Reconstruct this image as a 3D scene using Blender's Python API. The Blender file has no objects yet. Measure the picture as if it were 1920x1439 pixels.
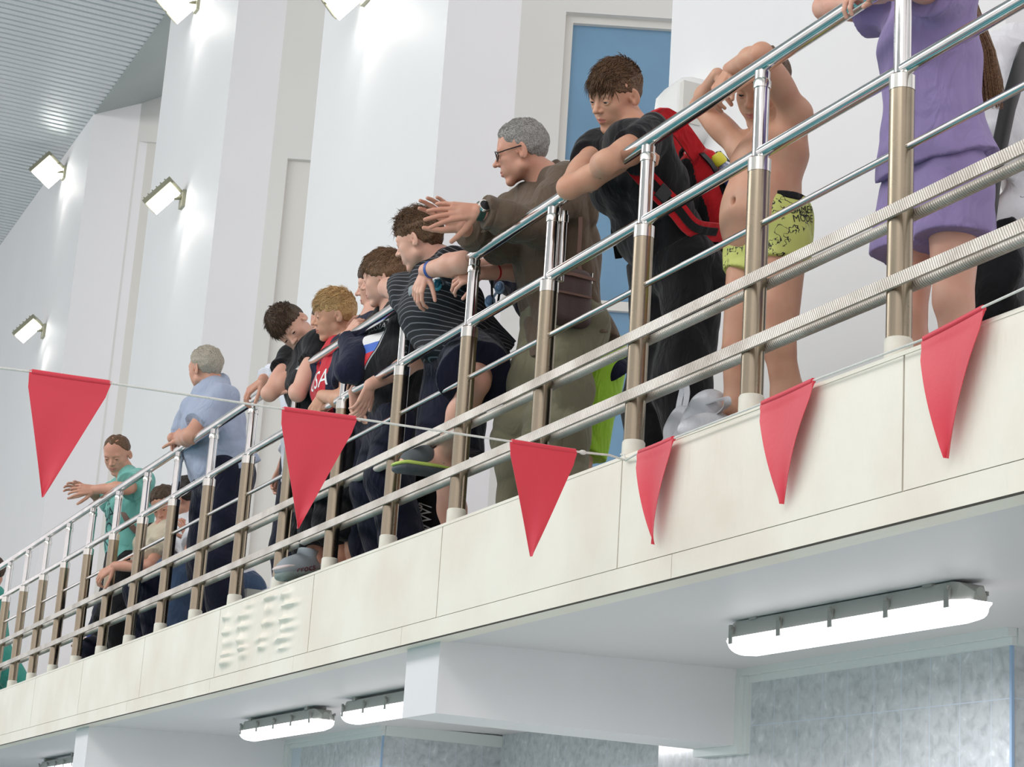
import bpy, math, random
import numpy as np
from mathutils import Vector, Matrix

SC = bpy.context.scene
COL = SC.collection

# ---------------------------------------------------------------- camera
F_PX = 3721.74                                   # focal length in pixels of the 1920 px wide frame
CAM = np.array([3.686, -2.615, -1.318])
RM = np.array([[0.4207, 0.9049, 0.0650],         # rows: image right, image down, viewing direction
               [-0.2094, 0.1643, -0.9640],
               [-0.8827, 0.3926, 0.2583]])
_u, _s, _v = np.linalg.svd(RM)
RM = _u @ _v
cam_data = bpy.data.cameras.new('camera')
cam_data.sensor_fit = 'HORIZONTAL'
cam_data.sensor_width = 36.0
cam_data.lens = 36.0 * F_PX / 1920.0
cam_data.clip_end = 200
cam = bpy.data.objects.new('camera', cam_data)
COL.objects.link(cam)
_m = np.eye(4)
_m[:3, 0] = RM[0]
_m[:3, 1] = -RM[1]
_m[:3, 2] = -RM[2]
_m[:3, 3] = CAM
cam.matrix_world = Matrix(_m.tolist())
SC.camera = cam

# ---------------------------------------------------------------- daylight of the open hall, exposure
world = bpy.data.worlds.new('hall_light')
SC.world = world
world.use_nodes = True
_bg = world.node_tree.nodes['Background']
_bg.inputs[0].default_value = (1.0, 0.955, 0.965, 1)
_bg.inputs[1].default_value = 0.86
SC.view_settings.view_transform = 'Standard'
SC.view_settings.look = 'None'
SC.view_settings.gamma = 1.0
SC.view_settings.exposure = 0.36
SC.view_settings.use_curve_mapping = False


def area_light(name, loc, target, sx, sy, power, color=(1, 1, 1)):
    d = bpy.data.lights.new(name, 'AREA')
    d.shape = 'RECTANGLE'
    d.size = sx
    d.size_y = sy
    d.energy = power
    d.color = color
    o = bpy.data.objects.new(name, d)
    COL.objects.link(o)
    o.location = loc
    o.rotation_euler = (Vector(target) - Vector(loc)).to_track_quat('-Z', 'Y').to_euler()
    return o


# rows of luminaires hanging over the pool
area_light('pool_luminaire', (-4.0, -8.0, 6.6), (-4.0, 0.5, 0.5), 14, 3, 480, (1, 0.97, 0.95))
area_light('pool_luminaire', (-14.0, -9.0, 6.6), (-13.0, 1.0, 2.0), 14, 3, 360, (1, 0.97, 0.95))
area_light('pool_luminaire', (5.0, -7.0, 6.4), (0.0, 0.5, 0.5), 5, 3, 150, (1, 0.97, 0.95))


def P(px, py, ax, v):
    """point seen at pixel (px, py) where world coordinate ax (0 x, 1 y, 2 z) equals v"""
    d = RM.T @ np.array([(px - 960) / F_PX, (py - 719.5) / F_PX, 1.0])
    return CAM + d * ((v - CAM[ax]) / d[ax])


# ---------------------------------------------------------------- materials
def _new_mat(name):
    m = bpy.data.materials.new(name)
    m.use_nodes = True
    return m, m.node_tree, m.node_tree.nodes['Principled BSDF']


def mat(name, col, rough=0.6, metal=0.0, bump=None, var=None, spec=0.5, emit=0, sss=0, trans=0, alpha=1, sheen=0, detail=4):
    """col sRGB 0-255; bump (scale, strength[, stretch]); var (scale, amount) brightness wear, on glass painted reflections"""
    m, nt, b = _new_mat(name)
    c = [((v / 255.0) / 12.92 if v <= 10 else ((v / 255.0 + 0.055) / 1.055) ** 2.4) for v in col] + [1]
    b.inputs['Base Color'].default_value = c
    b.inputs['Roughness'].default_value = rough
    b.inputs['Metallic'].default_value = metal
    b.inputs['Specular IOR Level'].default_value = spec
    if emit:
        b.inputs['Emission Color'].default_value = c
        b.inputs['Emission Strength'].default_value = emit
    if sss:
        b.inputs['Subsurface Weight'].default_value = sss
        b.inputs['Subsurface Radius'].default_value = (0.012, 0.005, 0.003)
        b.inputs['Subsurface Scale'].default_value = 1.0
    if trans:
        b.inputs['Transmission Weight'].default_value = trans
    if alpha < 1:
        b.inputs['Alpha'].default_value = alpha
    if sheen:
        b.inputs['Sheen Weight'].default_value = sheen
    tc = nt.nodes.new('ShaderNodeTexCoord')
    mp = nt.nodes.new('ShaderNodeMapping')
    nt.links.new(tc.outputs['Object'], mp.inputs['Vector'])
    if bump:
        if len(bump) > 2:
            mp.inputs['Scale'].default_value = bump[2]
        n = nt.nodes.new('ShaderNodeTexNoise')
        n.inputs['Scale'].default_value = bump[0]
        n.inputs['Detail'].default_value = detail
        nt.links.new(mp.outputs[0], n.inputs['Vector'])
        bp = nt.nodes.new('ShaderNodeBump')
        bp.inputs['Strength'].default_value = bump[1]
        bp.inputs['Distance'].default_value = 0.01
        nt.links.new(n.outputs[0], bp.inputs['Height'])
        nt.links.new(bp.outputs[0], b.inputs['Normal'])
    if var:
        n = nt.nodes.new('ShaderNodeTexNoise')
        n.inputs['Scale'].default_value = var[0]
        n.inputs['Detail'].default_value = 5
        nt.links.new(mp.outputs[0] if len(var) > 2 else tc.outputs['Object'], n.inputs['Vector'])
        r = nt.nodes.new('ShaderNodeMapRange')
        r.inputs[1].default_value = 0.3
        r.inputs[2].default_value = 0.7
        r.inputs[3].default_value = 1 - var[1]
        r.inputs[4].default_value = 1 + var[1] * 0.4
        nt.links.new(n.outputs[0], r.inputs[0])
        mx = nt.nodes.new('ShaderNodeMix')
        mx.data_type = 'RGBA'
        mx.blend_type = 'MULTIPLY'
        mx.inputs[0].default_value = 1
        mx.inputs[6].default_value = c
        nt.links.new(r.outputs[0], mx.inputs[7])
        nt.links.new(mx.outputs[2], b.inputs['Base Color'])
    return m


M = {}
M['wall'] = mat('white_wall_paint', (230, 230, 231), 0.55, bump=(3, 0.05), var=(0.6, 0.03))
M['recess'] = mat('recess_paint', (216, 215, 211), 0.6, bump=(3, 0.05), var=(0.7, 0.05))
M['soffit'] = mat('grey_soffit', (158, 166, 164), 0.7, var=(1.5, 0.06))
M['under'] = mat('underside_paint', (222, 219, 220), 0.45, bump=(1.5, 0.04))
M['beam'] = mat('beam_paint', (236, 236, 238), 0.5, bump=(2, 0.06), var=(1.2, 0.05))
M['trimw'] = mat('white_plastic_trim', (226, 232, 230), 0.4)
M['floor'] = mat('balcony_floor', (170, 168, 160), 0.7, bump=(20, 0.1))
M['ring'] = mat('white_foot_paint', (226, 222, 208), 0.6, bump=(40, 0.3), var=(20, 0.1))
M['glass'] = mat('blue_tinted_glass', (112, 152, 182), 0.05, spec=0.9, var=(1.3, 0.16))  # uneven tone paints ceiling reflections into the pane colour
M['winframe'] = mat('window_frame_paint', (214, 212, 205), 0.45)
M['steelcap'] = mat('polished_collar', (222, 220, 214), 0.18, 1.0)
M['deck'] = mat('pool_deck_tiles', (228, 226, 220), 0.4)
M['pipe'] = mat('cream_pipe', (176, 172, 156), 0.4)
M['tilecorner'] = mat('blue_corner_strip', (158, 186, 216), 0.35)
M['brickwhite'] = mat('pale_tile_strip', (206, 208, 200), 0.5)


def chrome(name, col, rough, streak):
    """polished or brushed steel with grime streaks"""
    m, nt, b = _new_mat(name)
    b.inputs['Metallic'].default_value = 1
    tc = nt.nodes.new('ShaderNodeTexCoord')
    n = nt.nodes.new('ShaderNodeTexNoise')
    n.inputs['Scale'].default_value = 9
    n.inputs['Detail'].default_value = 6
    nt.links.new(tc.outputs['Object'], n.inputs['Vector'])
    r = nt.nodes.new('ShaderNodeMapRange')
    r.inputs[1].default_value = 0.35
    r.inputs[2].default_value = 0.75
    r.inputs[3].default_value = rough
    r.inputs[4].default_value = rough + streak
    nt.links.new(n.outputs[0], r.inputs[0])
    nt.links.new(r.outputs[0], b.inputs['Roughness'])
    cr = nt.nodes.new('ShaderNodeValToRGB')
    a = [((v / 255.0 + 0.055) / 1.055) ** 2.4 for v in col]
    cr.color_ramp.elements[0].position = 0.3
    cr.color_ramp.elements[0].color = a + [1]
    cr.color_ramp.elements[1].position = 0.8
    cr.color_ramp.elements[1].color = [v * 0.72 for v in a] + [1]
    nt.links.new(n.outputs[0], cr.inputs[0])
    nt.links.new(cr.outputs[0], b.inputs['Base Color'])
    return m


M['chrome'] = chrome('polished_steel', (225, 224, 222), 0.07, 0.10)
M['brushed'] = chrome('dull_brushed_steel', (166, 154, 134), 0.20, 0.14)


def ribbed(name, col, dark):
    """grey bar with fine slanted ribs and worn patches"""
    m, nt, b = _new_mat(name)
    b.inputs['Roughness'].default_value = 0.38
    b.inputs['Metallic'].default_value = 0.3
    tc = nt.nodes.new('ShaderNodeTexCoord')
    mp = nt.nodes.new('ShaderNodeMapping')
    mp.inputs['Rotation'].default_value = (0, math.radians(25), 0)
    nt.links.new(tc.outputs['Object'], mp.inputs['Vector'])
    w = nt.nodes.new('ShaderNodeTexWave')
    w.inputs['Scale'].default_value = 42
    w.inputs['Distortion'].default_value = 1.5
    w.inputs['Detail'].default_value = 1
    nt.links.new(mp.outputs[0], w.inputs['Vector'])
    bp = nt.nodes.new('ShaderNodeBump')
    bp.inputs['Strength'].default_value = 0.35
    bp.inputs['Distance'].default_value = 0.006
    nt.links.new(w.outputs[1], bp.inputs['Height'])
    nt.links.new(bp.outputs[0], b.inputs['Normal'])
    n = nt.nodes.new('ShaderNodeTexNoise')
    n.inputs['Scale'].default_value = 5
    n.inputs['Detail'].default_value = 6
    nt.links.new(tc.outputs['Object'], n.inputs['Vector'])
    cr = nt.nodes.new('ShaderNodeValToRGB')
    cr.color_ramp.elements[0].position = 0.34
    cr.color_ramp.elements[1].position = 0.6
    for e, q in zip(cr.color_ramp.elements, (dark, col)):
        e.color = [((v / 255.0 + 0.055) / 1.055) ** 2.4 for v in q] + [1]
    nt.links.new(n.outputs[0], cr.inputs[0])
    nt.links.new(cr.outputs[0], b.inputs['Base Color'])
    return m


M['flatbar'] = ribbed('ribbed_flat_bar', (216, 209, 200), (176, 167, 156))
M['rod'] = ribbed('ribbed_rod', (222, 216, 207), (182, 173, 161))


def fascia_mat(name, blister):
    """cream painted boards: vertical brush marks, faint stains, blisters on one board"""
    m, nt, b = _new_mat(name)
    b.inputs['Roughness'].default_value = 0.42
    tc = nt.nodes.new('ShaderNodeTexCoord')
    mp = nt.nodes.new('ShaderNodeMapping')
    mp.inputs['Scale'].default_value = (1, 1, 0.25)
    nt.links.new(tc.outputs['Object'], mp.inputs['Vector'])
    n = nt.nodes.new('ShaderNodeTexNoise')
    n.inputs['Scale'].default_value = 45 if not blister else 28
    n.inputs['Detail'].default_value = 6
    nt.links.new(mp.outputs[0], n.inputs['Vector'])
    bp = nt.nodes.new('ShaderNodeBump')
    bp.inputs['Strength'].default_value = 0.4 if not blister else 0.7
    bp.inputs['Distance'].default_value = 0.006
    nt.links.new(n.outputs[0], bp.inputs['Height'])
    nt.links.new(bp.outputs[0], b.inputs['Normal'])
    n2 = nt.nodes.new('ShaderNodeTexNoise')
    n2.inputs['Scale'].default_value = 2.2
    n2.inputs['Detail'].default_value = 8
    nt.links.new(tc.outputs['Object'], n2.inputs['Vector'])
    cr = nt.nodes.new('ShaderNodeValToRGB')
    cr.color_ramp.elements[0].position = 0.3
    cr.color_ramp.elements[1].position = 0.6
    for e, q in zip(cr.color_ramp.elements, ((236, 226, 209), (246, 241, 227))):
        e.color = [((v / 255.0 + 0.055) / 1.055) ** 2.4 for v in q] + [1]
    nt.links.new(n2.outputs[0], cr.inputs[0])
    nt.links.new(cr.outputs[0], b.inputs['Base Color'])
    return m


M['fascia'] = fascia_mat('cream_board_paint', False)
M['fascia_rough'] = fascia_mat('blistered_board_paint', True)


def tile_mat():
    """blue-grey marbled wall tiles, 0.2 x 0.3, pale joints"""
    m, nt, b = _new_mat('marbled_wall_tiles')
    b.inputs['Roughness'].default_value = 0.16
    tc = nt.nodes.new('ShaderNodeTexCoord')
    n = nt.nodes.new('ShaderNodeTexNoise')
    n.inputs['Scale'].default_value = 26
    n.inputs['Detail'].default_value = 9
    n.inputs['Distortion'].default_value = 0.5
    nt.links.new(tc.outputs['Object'], n.inputs['Vector'])
    cr = nt.nodes.new('ShaderNodeValToRGB')
    pts = ((0.28, (176, 182, 186)), (0.5, (200, 205, 208)), (0.62, (206, 211, 214)), (0.72, (226, 229, 231)))
    el = cr.color_ramp.elements
    el[0].position = pts[0][0]
    el[1].position = pts[3][0]
    e1 = el.new(pts[1][0])
    e2 = el.new(pts[2][0])
    for e, q in zip(el, pts):
        e.color = [((v / 255.0 + 0.055) / 1.055) ** 2.4 for v in q[1]] + [1]
    nt.links.new(n.outputs[0], cr.inputs[0])
    sp = nt.nodes.new('ShaderNodeSeparateXYZ')
    nt.links.new(tc.outputs['Object'], sp.inputs[0])
    last = None
    for ax, size, off in ((0, 0.155, 0.03), (1, 0.155, 0.02), (2, 0.25, 0.09)):
        a = nt.nodes.new('ShaderNodeMath')
        a.operation = 'ADD'
        a.inputs[1].default_value = 50 * size + off
        nt.links.new(sp.outputs[ax], a.inputs[0])
        md = nt.nodes.new('ShaderNodeMath')
        md.operation = 'MODULO'
        md.inputs[1].default_value = size
        nt.links.new(a.outputs[0], md.inputs[0])
        lt = nt.nodes.new('ShaderNodeMath')
        lt.operation = 'LESS_THAN'
        lt.inputs[1].default_value = 0.003
        nt.links.new(md.outputs[0], lt.inputs[0])
        if last is None:
            last = lt
        else:
            mxx = nt.nodes.new('ShaderNodeMath')
            mxx.operation = 'MAXIMUM'
            nt.links.new(last.outputs[0], mxx.inputs[0])
            nt.links.new(lt.outputs[0], mxx.inputs[1])
            last = mxx
    mx = nt.nodes.new('ShaderNodeMix')
    mx.data_type = 'RGBA'
    nt.links.new(last.outputs[0], mx.inputs[0])
    nt.links.new(cr.outputs[0], mx.inputs[6])
    mx.inputs[7].default_value = (0.62, 0.70, 0.78, 1)
    nt.links.new(mx.outputs[2], b.inputs['Base Color'])
    return m


M['tile'] = tile_mat()
M['ceil'] = mat('ribbed_metal_ceiling', (212, 217, 219), 0.30, 0.35, var=(0.5, 0.06))


def water_mat():
    m, nt, b = _new_mat('pool_water')
    b.inputs['Base Color'].default_value = (0.05, 0.29, 0.33, 1)
    b.inputs['Roughness'].default_value = 0.08
    tc = nt.nodes.new('ShaderNodeTexCoord')
    n = nt.nodes.new('ShaderNodeTexNoise')
    n.inputs['Scale'].default_value = 2.5
    nt.links.new(tc.outputs['Object'], n.inputs['Vector'])
    bp = nt.nodes.new('ShaderNodeBump')
    bp.inputs['Strength'].default_value = 0.3
    nt.links.new(n.outputs[0], bp.inputs['Height'])
    nt.links.new(bp.outputs[0], b.inputs['Normal'])
    return m


M['water'] = water_mat()


# ---------------------------------------------------------------- mesh helpers
class MB:
    def __init__(self):
        self.v = []
        self.f = []
        self.mi = []

    def add(self, verts, faces, mi=0):
        o = len(self.v)
        self.v += [tuple(float(c) for c in q) for q in verts]
        self.f += [tuple(i + o for i in fc) for fc in faces]
        self.mi += [mi] * len(faces)

    def box(self, lo, hi, mi=0):
        x0, y0, z0 = lo
        x1, y1, z1 = hi
        self.add([(x0, y0, z0), (x1, y0, z0), (x1, y1, z0), (x0, y1, z0), (x0, y0, z1), (x1, y0, z1), (x1, y1, z1), (x0, y1, z1)],
                 [(0, 3, 2, 1), (4, 5, 6, 7), (0, 1, 5, 4), (1, 2, 6, 5), (2, 3, 7, 6), (3, 0, 4, 7)], mi)

    def obox(self, c, ax, ay, az, mi=0):
        """box by centre and three half-axis vectors"""
        c, ax, ay, az = (np.array(q, float) for q in (c, ax, ay, az))
        vs = [c + sx * ax + sy * ay + sz * az for sz in (-1, 1) for sx, sy in ((-1, -1), (1, -1), (1, 1), (-1, 1))]
        self.add(vs, [(0, 3, 2, 1), (4, 5, 6, 7), (0, 1, 5, 4), (1, 2, 6, 5), (2, 3, 7, 6), (3, 0, 4, 7)], mi)

    def tube(self, pts, rs, n=12, mi=0, caps=True, flat=None):
        """round bar through pts; rs one radius or one per point; flat (axis, factor) squashes the section"""
        pts = [np.array(p, float) for p in pts]
        if not hasattr(rs, '__len__'):
            rs = [rs] * len(pts)
        t0 = pts[1] - pts[0]
        ref = np.array([0, 0, 1.0]) if abs(t0[2]) < 0.9 * np.linalg.norm(t0) else np.array([0, 1.0, 0])
        rings = []
        for i, p in enumerate(pts):
            t = pts[min(i + 1, len(pts) - 1)] - pts[max(i - 1, 0)]
            t = t / (np.linalg.norm(t) + 1e-12)
            u = np.cross(t, ref)
            u /= np.linalg.norm(u) + 1e-12
            w = np.cross(u, t)
            ref = w
            ring = []
            for k in range(n):
                a = 2 * math.pi * k / n
                q = (u * math.cos(a) + w * math.sin(a)) * rs[i]
                if flat is not None:
                    ax = np.array(flat[0], float)
                    q = q - ax * (q @ ax) * (1 - flat[1])
                ring.append(p + q)
            rings.append(ring)
        vs = [q for r in rings for q in r]
        fs = [(i * n + k, i * n + (k + 1) % n, (i + 1) * n + (k + 1) % n, (i + 1) * n + k) for i in range(len(pts) - 1) for k in range(n)]
        if caps:
            fs += [tuple(range(n))[::-1], tuple((len(pts) - 1) * n + k for k in range(n))]
        self.add(vs, fs, mi)

    def sphere(self, c, r, n=16, m=10, mi=0):
        c = np.array(c, float)
        r = np.array(r if hasattr(r, '__len__') else (r, r, r), float)
        vs = [c + r * np.array([0, 0, 1.0])]
        for j in range(1, m):
            for k in range(n):
                a, b_ = math.pi * j / m, 2 * math.pi * k / n
                vs.append(c + r * np.array([math.sin(a) * math.cos(b_), math.sin(a) * math.sin(b_), math.cos(a)]))
        vs.append(c - r * np.array([0, 0, 1.0]))
        fs = [(0, 1 + k, 1 + (k + 1) % n) for k in range(n)]
        for j in range(m - 2):
            for k in range(n):
                a = 1 + j * n
                fs.append((a + k, a + n + k, a + n + (k + 1) % n, a + (k + 1) % n))
        a = 1 + (m - 2) * n
        fs += [(a + k, len(vs) - 1, a + (k + 1) % n) for k in range(n)]
        self.add(vs, fs, mi)

    def prism(self, poly, a, b, mi=0):
        """closed polygon given by points poly(t) at two offsets a and b (vectors)"""
        n = len(poly)
        a, b = np.array(a, float), np.array(b, float)
        vs = [np.array(p, float) + a for p in poly] + [np.array(p, float) + b for p in poly]
        fs = [tuple(range(n))[::-1], tuple(range(n, 2 * n))] + [(i, (i + 1) % n, n + (i + 1) % n, n + i) for i in range(n)]
        self.add(vs, fs, mi)

    def build(self, name, mats, parent=None, smooth=True, angle=40, origin=None):
        me = bpy.data.meshes.new(name)
        v = np.array(self.v)
        if origin is not None:
            v = v - np.array(origin)
        me.from_pydata(v.tolist(), [], self.f)
        for m_ in (mats if isinstance(mats, (list, tuple)) else [mats]):
            me.materials.append(m_)
        me.polygons.foreach_set('material_index', self.mi)
        if smooth:
            me.polygons.foreach_set('use_smooth', [True] * len(self.f))
            me.set_sharp_from_angle(angle=math.radians(angle))
        me.update()
        o = bpy.data.objects.new(name, me)
        COL.objects.link(o)
        if origin is not None and parent is None:
            o.location = origin
        if parent is not None:
            o.parent = parent
            if origin is not None:
                o.location = Vector(origin) - parent.location
            else:
                o.location = -parent.location
        return o


def tag(o, label=None, cat=None, group=None, kind=None):
    if label:
        o['label'] = label
    if cat:
        o['category'] = cat
    if group:
        o['group'] = group
    if kind:
        o['kind'] = kind
    return o


def empty(name, loc, label, cat, group=None):
    o = bpy.data.objects.new(name, None)
    o.empty_display_size = 0.1
    COL.objects.link(o)
    o.location = loc
    return tag(o, label, cat, group)


def struct(name, mb, m, smooth=False):
    return tag(mb.build(name, m, smooth=smooth), kind='structure')
# ================================================================ the setting
FLOOR = -0.15
b = MB(); b.box((-28, 0.0, -0.30), (3.2, 2.6, FLOOR)); struct('floor', b, M['floor'])

# fascia: boards, lower strip, thin dark shadow joint is a real gap between boards
seams = [1.44, 0.073, -1.297, -2.63, -3.974, -5.288, -6.654, -8.07, -9.42, -10.77, -12.1, -13.4, -14.8, -16.2, -17.5, -20, -24, -28]
b = MB()
b.box((-28, -0.030, -0.40), (3.2, 0.0, -0.022))
struct('wall_balcony_core', b, mat('dark_joint', (96, 92, 84), 0.9))
b = MB()
for x1, x0 in zip(seams[:-1], seams[1:]):
    if x0 == -5.288:
        continue
    b.box((x0 + 0.0035, -0.036, -0.344), (x1 - 0.0035, -0.028, -0.018))
b.box((1.446, -0.036, -0.344), (3.2, -0.028, -0.018))
b.box((-28, -0.038, -0.026), (3.2, 0.0, -0.016))                      # top nosing
struct('wall_balcony_front', b, M['fascia'])
# the blistered board, with lumps of swollen paint as relief
rng = random.Random(5)
x0, x1, z0, z1 = -5.285, -3.977, -0.344, -0.027
nx, nz = 190, 60
blobs = []
for cx, zs in ((-5.13, (-0.29, -0.255, -0.20, -0.15, -0.08)), (-4.87, (-0.28, -0.25, -0.21, -0.15, -0.10, -0.06)), (-4.55, (-0.27, -0.23, -0.17, -0.11, -0.06)),
               (-4.28, (-0.30, -0.26, -0.22, -0.18, -0.12, -0.07))):
    for z in zs:
        blobs.append((cx + rng.uniform(-0.05, 0.05), z, rng.uniform(0.06, 0.12), rng.uniform(0.012, 0.022), rng.uniform(0.012, 0.022)))
    blobs.append((cx - 0.03, -0.17, 0.02, 0.14, 0.011))
vs, fs = [], []
for j in range(nz + 1):
    for i in range(nx + 1):
        x, z = x0 + (x1 - x0) * i / nx, z0 + (z1 - z0) * j / nz
        d = 0
        for bx_, bz_, sx_, sz_, h_ in blobs:
            q = ((x - bx_) / sx_) ** 2 + ((z - bz_) / sz_) ** 2
            if q < 5:
                d += h_ * math.exp(-q * 1.3)
        e = min(1, 12 * min(i / nx, 1 - i / nx, j / nz, 1 - j / nz))
        vs.append((x, -0.036 - d * e, z))
w = nx + 1
for j in range(nz):
    for i in range(nx):
        fs.append((j * w + i, j * w + i + 1, (j + 1) * w + i + 1, (j + 1) * w + i))
b = MB(); b.add(vs, fs); b.box((x0, -0.0355, z0), (x1, -0.028, z1)); struct('wall_balcony_front', b, M['fascia_rough'], True)
# bottom strip with its own joints
b = MB()
js = [3.2, 0.95, -0.98, -2.95, -4.15, -5.35, -6.9, -8.6, -10.2, -12, -14, -17, -21, -28]
for a_, c_ in zip(js[:-1], js[1:]):
    b.box((c_ + 0.0015, -0.0345, -0.412), (a_ - 0.0015, -0.028, -0.3455))
b.box((-28, -0.030, -0.412), (3.2, 0.05, -0.402))
struct('trim_1', b, M['fascia'])
b = MB(); b.box((-28, -0.0335, -0.4165), (3.2, -0.030, -0.412)); struct('gap_shade_strip', b, mat('gap_shade_paint', (70, 66, 60), 0.9))  # solid dark strip, paints the shade of the gap under the fascia

# balcony underside, slightly rising towards the wall, and its cross beams
b = MB()
b.add([(-28, 0.0, -0.409), (3.2, 0.0, -0.409), (3.2, 2.6, -0.345), (-28, 2.6, -0.345), (-28, 0.0, -0.30), (3.2, 0.0, -0.30), (3.2, 2.6, -0.30), (-28, 2.6, -0.30)],
      [(0, 3, 2, 1), (4, 5, 6, 7), (0, 1, 5, 4), (1, 2, 6, 5), (2, 3, 7, 6), (3, 0, 4, 7)])
struct('ceiling_underside', b, M['under'])
b = MB()
for xa, xb in ((2.35, 2.66), (-3.03, -2.722), (-8.31, -7.99), (-13.6, -13.28), (-18.9, -18.6)):
    b.box((xa, 0.025, -0.660), (xb, 1.9, -0.34))
struct('beam_balcony', b, M['beam'])

# ground floor: tiled piers and recessed tiled wall, white plastic edge trims
b = MB()
PIERS = ((1.9, 4.2), (-3.36, -1.165), (-8.7, -6.42), (-13.98, -11.7), (-19.3, -17.0))
for xa, xb in PIERS:
    b.box((xa, 1.26, -2.92), (xb, 2.2, -0.36))
b.box((-28, 1.95, -2.92), (4.2, 2.2, -0.36))
struct('wall_tiled', b, M['tile'])
b = MB()
for xa, xb in PIERS:
    b.box((xb - 0.006, 1.252, -2.9), (xb + 0.004, 1.262, -0.40))
struct('trim_2', b, M['tilecorner'])
b = MB()
for bx_, nx_ in ((-2.722, -1.165), (-7.99, -6.42), (-13.28, -11.7)):
    # frame round the tiles right of each beam
    b.box((bx_, 1.225, -0.405), (nx_ + 0.02, 1.26, -0.350))
    b.box((bx_ + 0.055, 1.243, -0.430), (nx_ + 0.018, 1.2612, -0.4055))
    b.box((bx_ + 0.0005, 1.222, -0.692), (bx_ + 0.030, 1.2604, -0.4055))
    b.box((bx_ + 0.0305, 1.240, -0.690), (bx_ + 0.0545, 1.2616, -0.4058))
    b.box((bx_ - 0.30, 1.2235, -0.6905), (bx_ - 0.0005, 1.2608, -0.6605))
    b.box((nx_, 1.262, -0.430), (nx_ + 0.025, 1.95, -0.37))
struct('trim_3', b, M['trimw'])

# upper wall: piers, recessed back wall with window niches
UP = ((1.35, 3.9), (-3.985, -1.50), (-9.48, -6.94), (-14.59, -12.03), (-30, -17.94))
b = MB()
for xa, xb in UP:
    b.box((xa, 1.5, FLOOR), (xb, 2.6, 8.3))
struct('wall_piers', b, M['wall'])


WD = unit2 = np.array([0.406, 0.914, 0.0]) / np.linalg.norm([0.406, 0.914])
WN = np.array([WD[1], -WD[0], 0.0])


def slab(b, A, t0, t1, z0, z1, o0, o1):
    """box on the slanting window wall: along it t0..t1, heights z0..z1, o0..o1 in front of its plane"""
    c = A + WD * (t0 + t1) / 2 + WN * (o0 + o1) / 2 + np.array([0, 0, (z0 + z1) / 2])
    b.obox(c, WD * (t1 - t0) / 2, WN * (o1 - o0) / 2, np.array([0, 0, (z1 - z0) / 2]))


def recess(xa, ya, t0, ztop, fw, splits, n, top=8.3):
    """slanting wall of one bay between the piers, with a window niche from t0 on"""
    A = np.array([xa, ya, 0.0])
    T1 = 1.9
    b = MB()
    slab(b, A, -0.35, t0, FLOOR, top, -0.35, 0)
    slab(b, A, t0, T1, ztop, top, -0.35, 0)
    struct('wall_recess', b, M['recess'])
    b = MB()
    slab(b, A, t0, t0 + fw, FLOOR, ztop, -0.12, -0.05)
    slab(b, A, t0 + fw, T1, ztop - fw, ztop, -0.12, -0.05)
    slab(b, A, t0 + fw, T1, FLOOR, FLOOR + 0.07, -0.12, -0.05)
    for z in splits:
        slab(b, A, t0 + fw, T1, z - 0.06, z, -0.12, -0.05)
    f = tag(b.build('window_%d' % n, M['winframe'], smooth=False), kind='structure')
    zs = [FLOOR + 0.07] + list(splits) + [ztop - fw]
    for k in range(len(zs) - 1):
        g = MB()
        slab(g, A, t0 + fw, T1, zs[k], zs[k + 1] - (0.06 if k < len(zs) - 2 else 0), -0.095, -0.085)
        g.build('glass_pane', M['glass'], f, smooth=False)


recess(-6.94, 2.0, 0.285, 4.25, 0.05, (1.30, 2.36, 3.265), 1)
recess(-12.03, 1.94, 0.141, 4.91, 0.30, (2.4, 3.3), 2)
recess(-17.94, 2.03, 0.02, 7.09, 0.60, (), 3)
recess(-1.50, 1.98, 0.285, 4.25, 0.05, (1.30, 2.36, 3.265), 4)
# grey sloping soffits between the piers under the roof
b = MB()
for xa, xb in ((-17.94, -14.59), (-12.03, -9.48), (-6.94, -3.985), (-1.50, 1.35)):
    b.add([(xa, 1.5, 7.30), (xb, 1.5, 7.30), (xb, 2.3, 7.70), (xa, 2.3, 7.70), (xa, 1.5, 7.9), (xb, 1.5, 7.9), (xb, 2.3, 7.9), (xa, 2.3, 7.9)],
          [(0, 3, 2, 1), (4, 5, 6, 7), (0, 1, 5, 4), (1, 2, 6, 5), (2, 3, 7, 6), (3, 0, 4, 7)])
struct('ceiling_soffit', b, M['soffit'])

# ribbed metal ceiling over the hall
b = MB()
pitch = 0.125
x = -40.0
prof = []
while x < 8:
    prof += [(x, 7.31), (x + pitch * 0.60, 7.31), (x + pitch * 0.68, 7.345), (x + pitch * 0.92, 7.345)]
    x += pitch
vs = [(px_, 1.52, z_) for px_, z_ in prof] + [(px_, -26, z_) for px_, z_ in prof]
n = len(prof)
b.add(vs, [(i + 1, i, n + i, n + i + 1) for i in range(n - 1)])
b.box((-40, -26, 7.36), (8, 1.52, 7.42))
struct('ceiling', b, M['ceil'])

# pool below (seen mirrored in the rails), its deck, the far hall walls
b = MB()
b.box((-30, -0.9, -3.1), (12, 2.2, -2.92)); b.box((3.0, -20, -3.1), (12, -0.9, -2.92)); b.box((-30, -20.6, -3.1), (12, -18.5, -2.92))
struct('ground_deck', b, M['deck'])
b = MB(); b.box((-30, -18.5, -3.2), (3.0, -0.9, -3.05)); tag(b.build('pool_water', M['water'], smooth=False), kind='structure')

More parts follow.
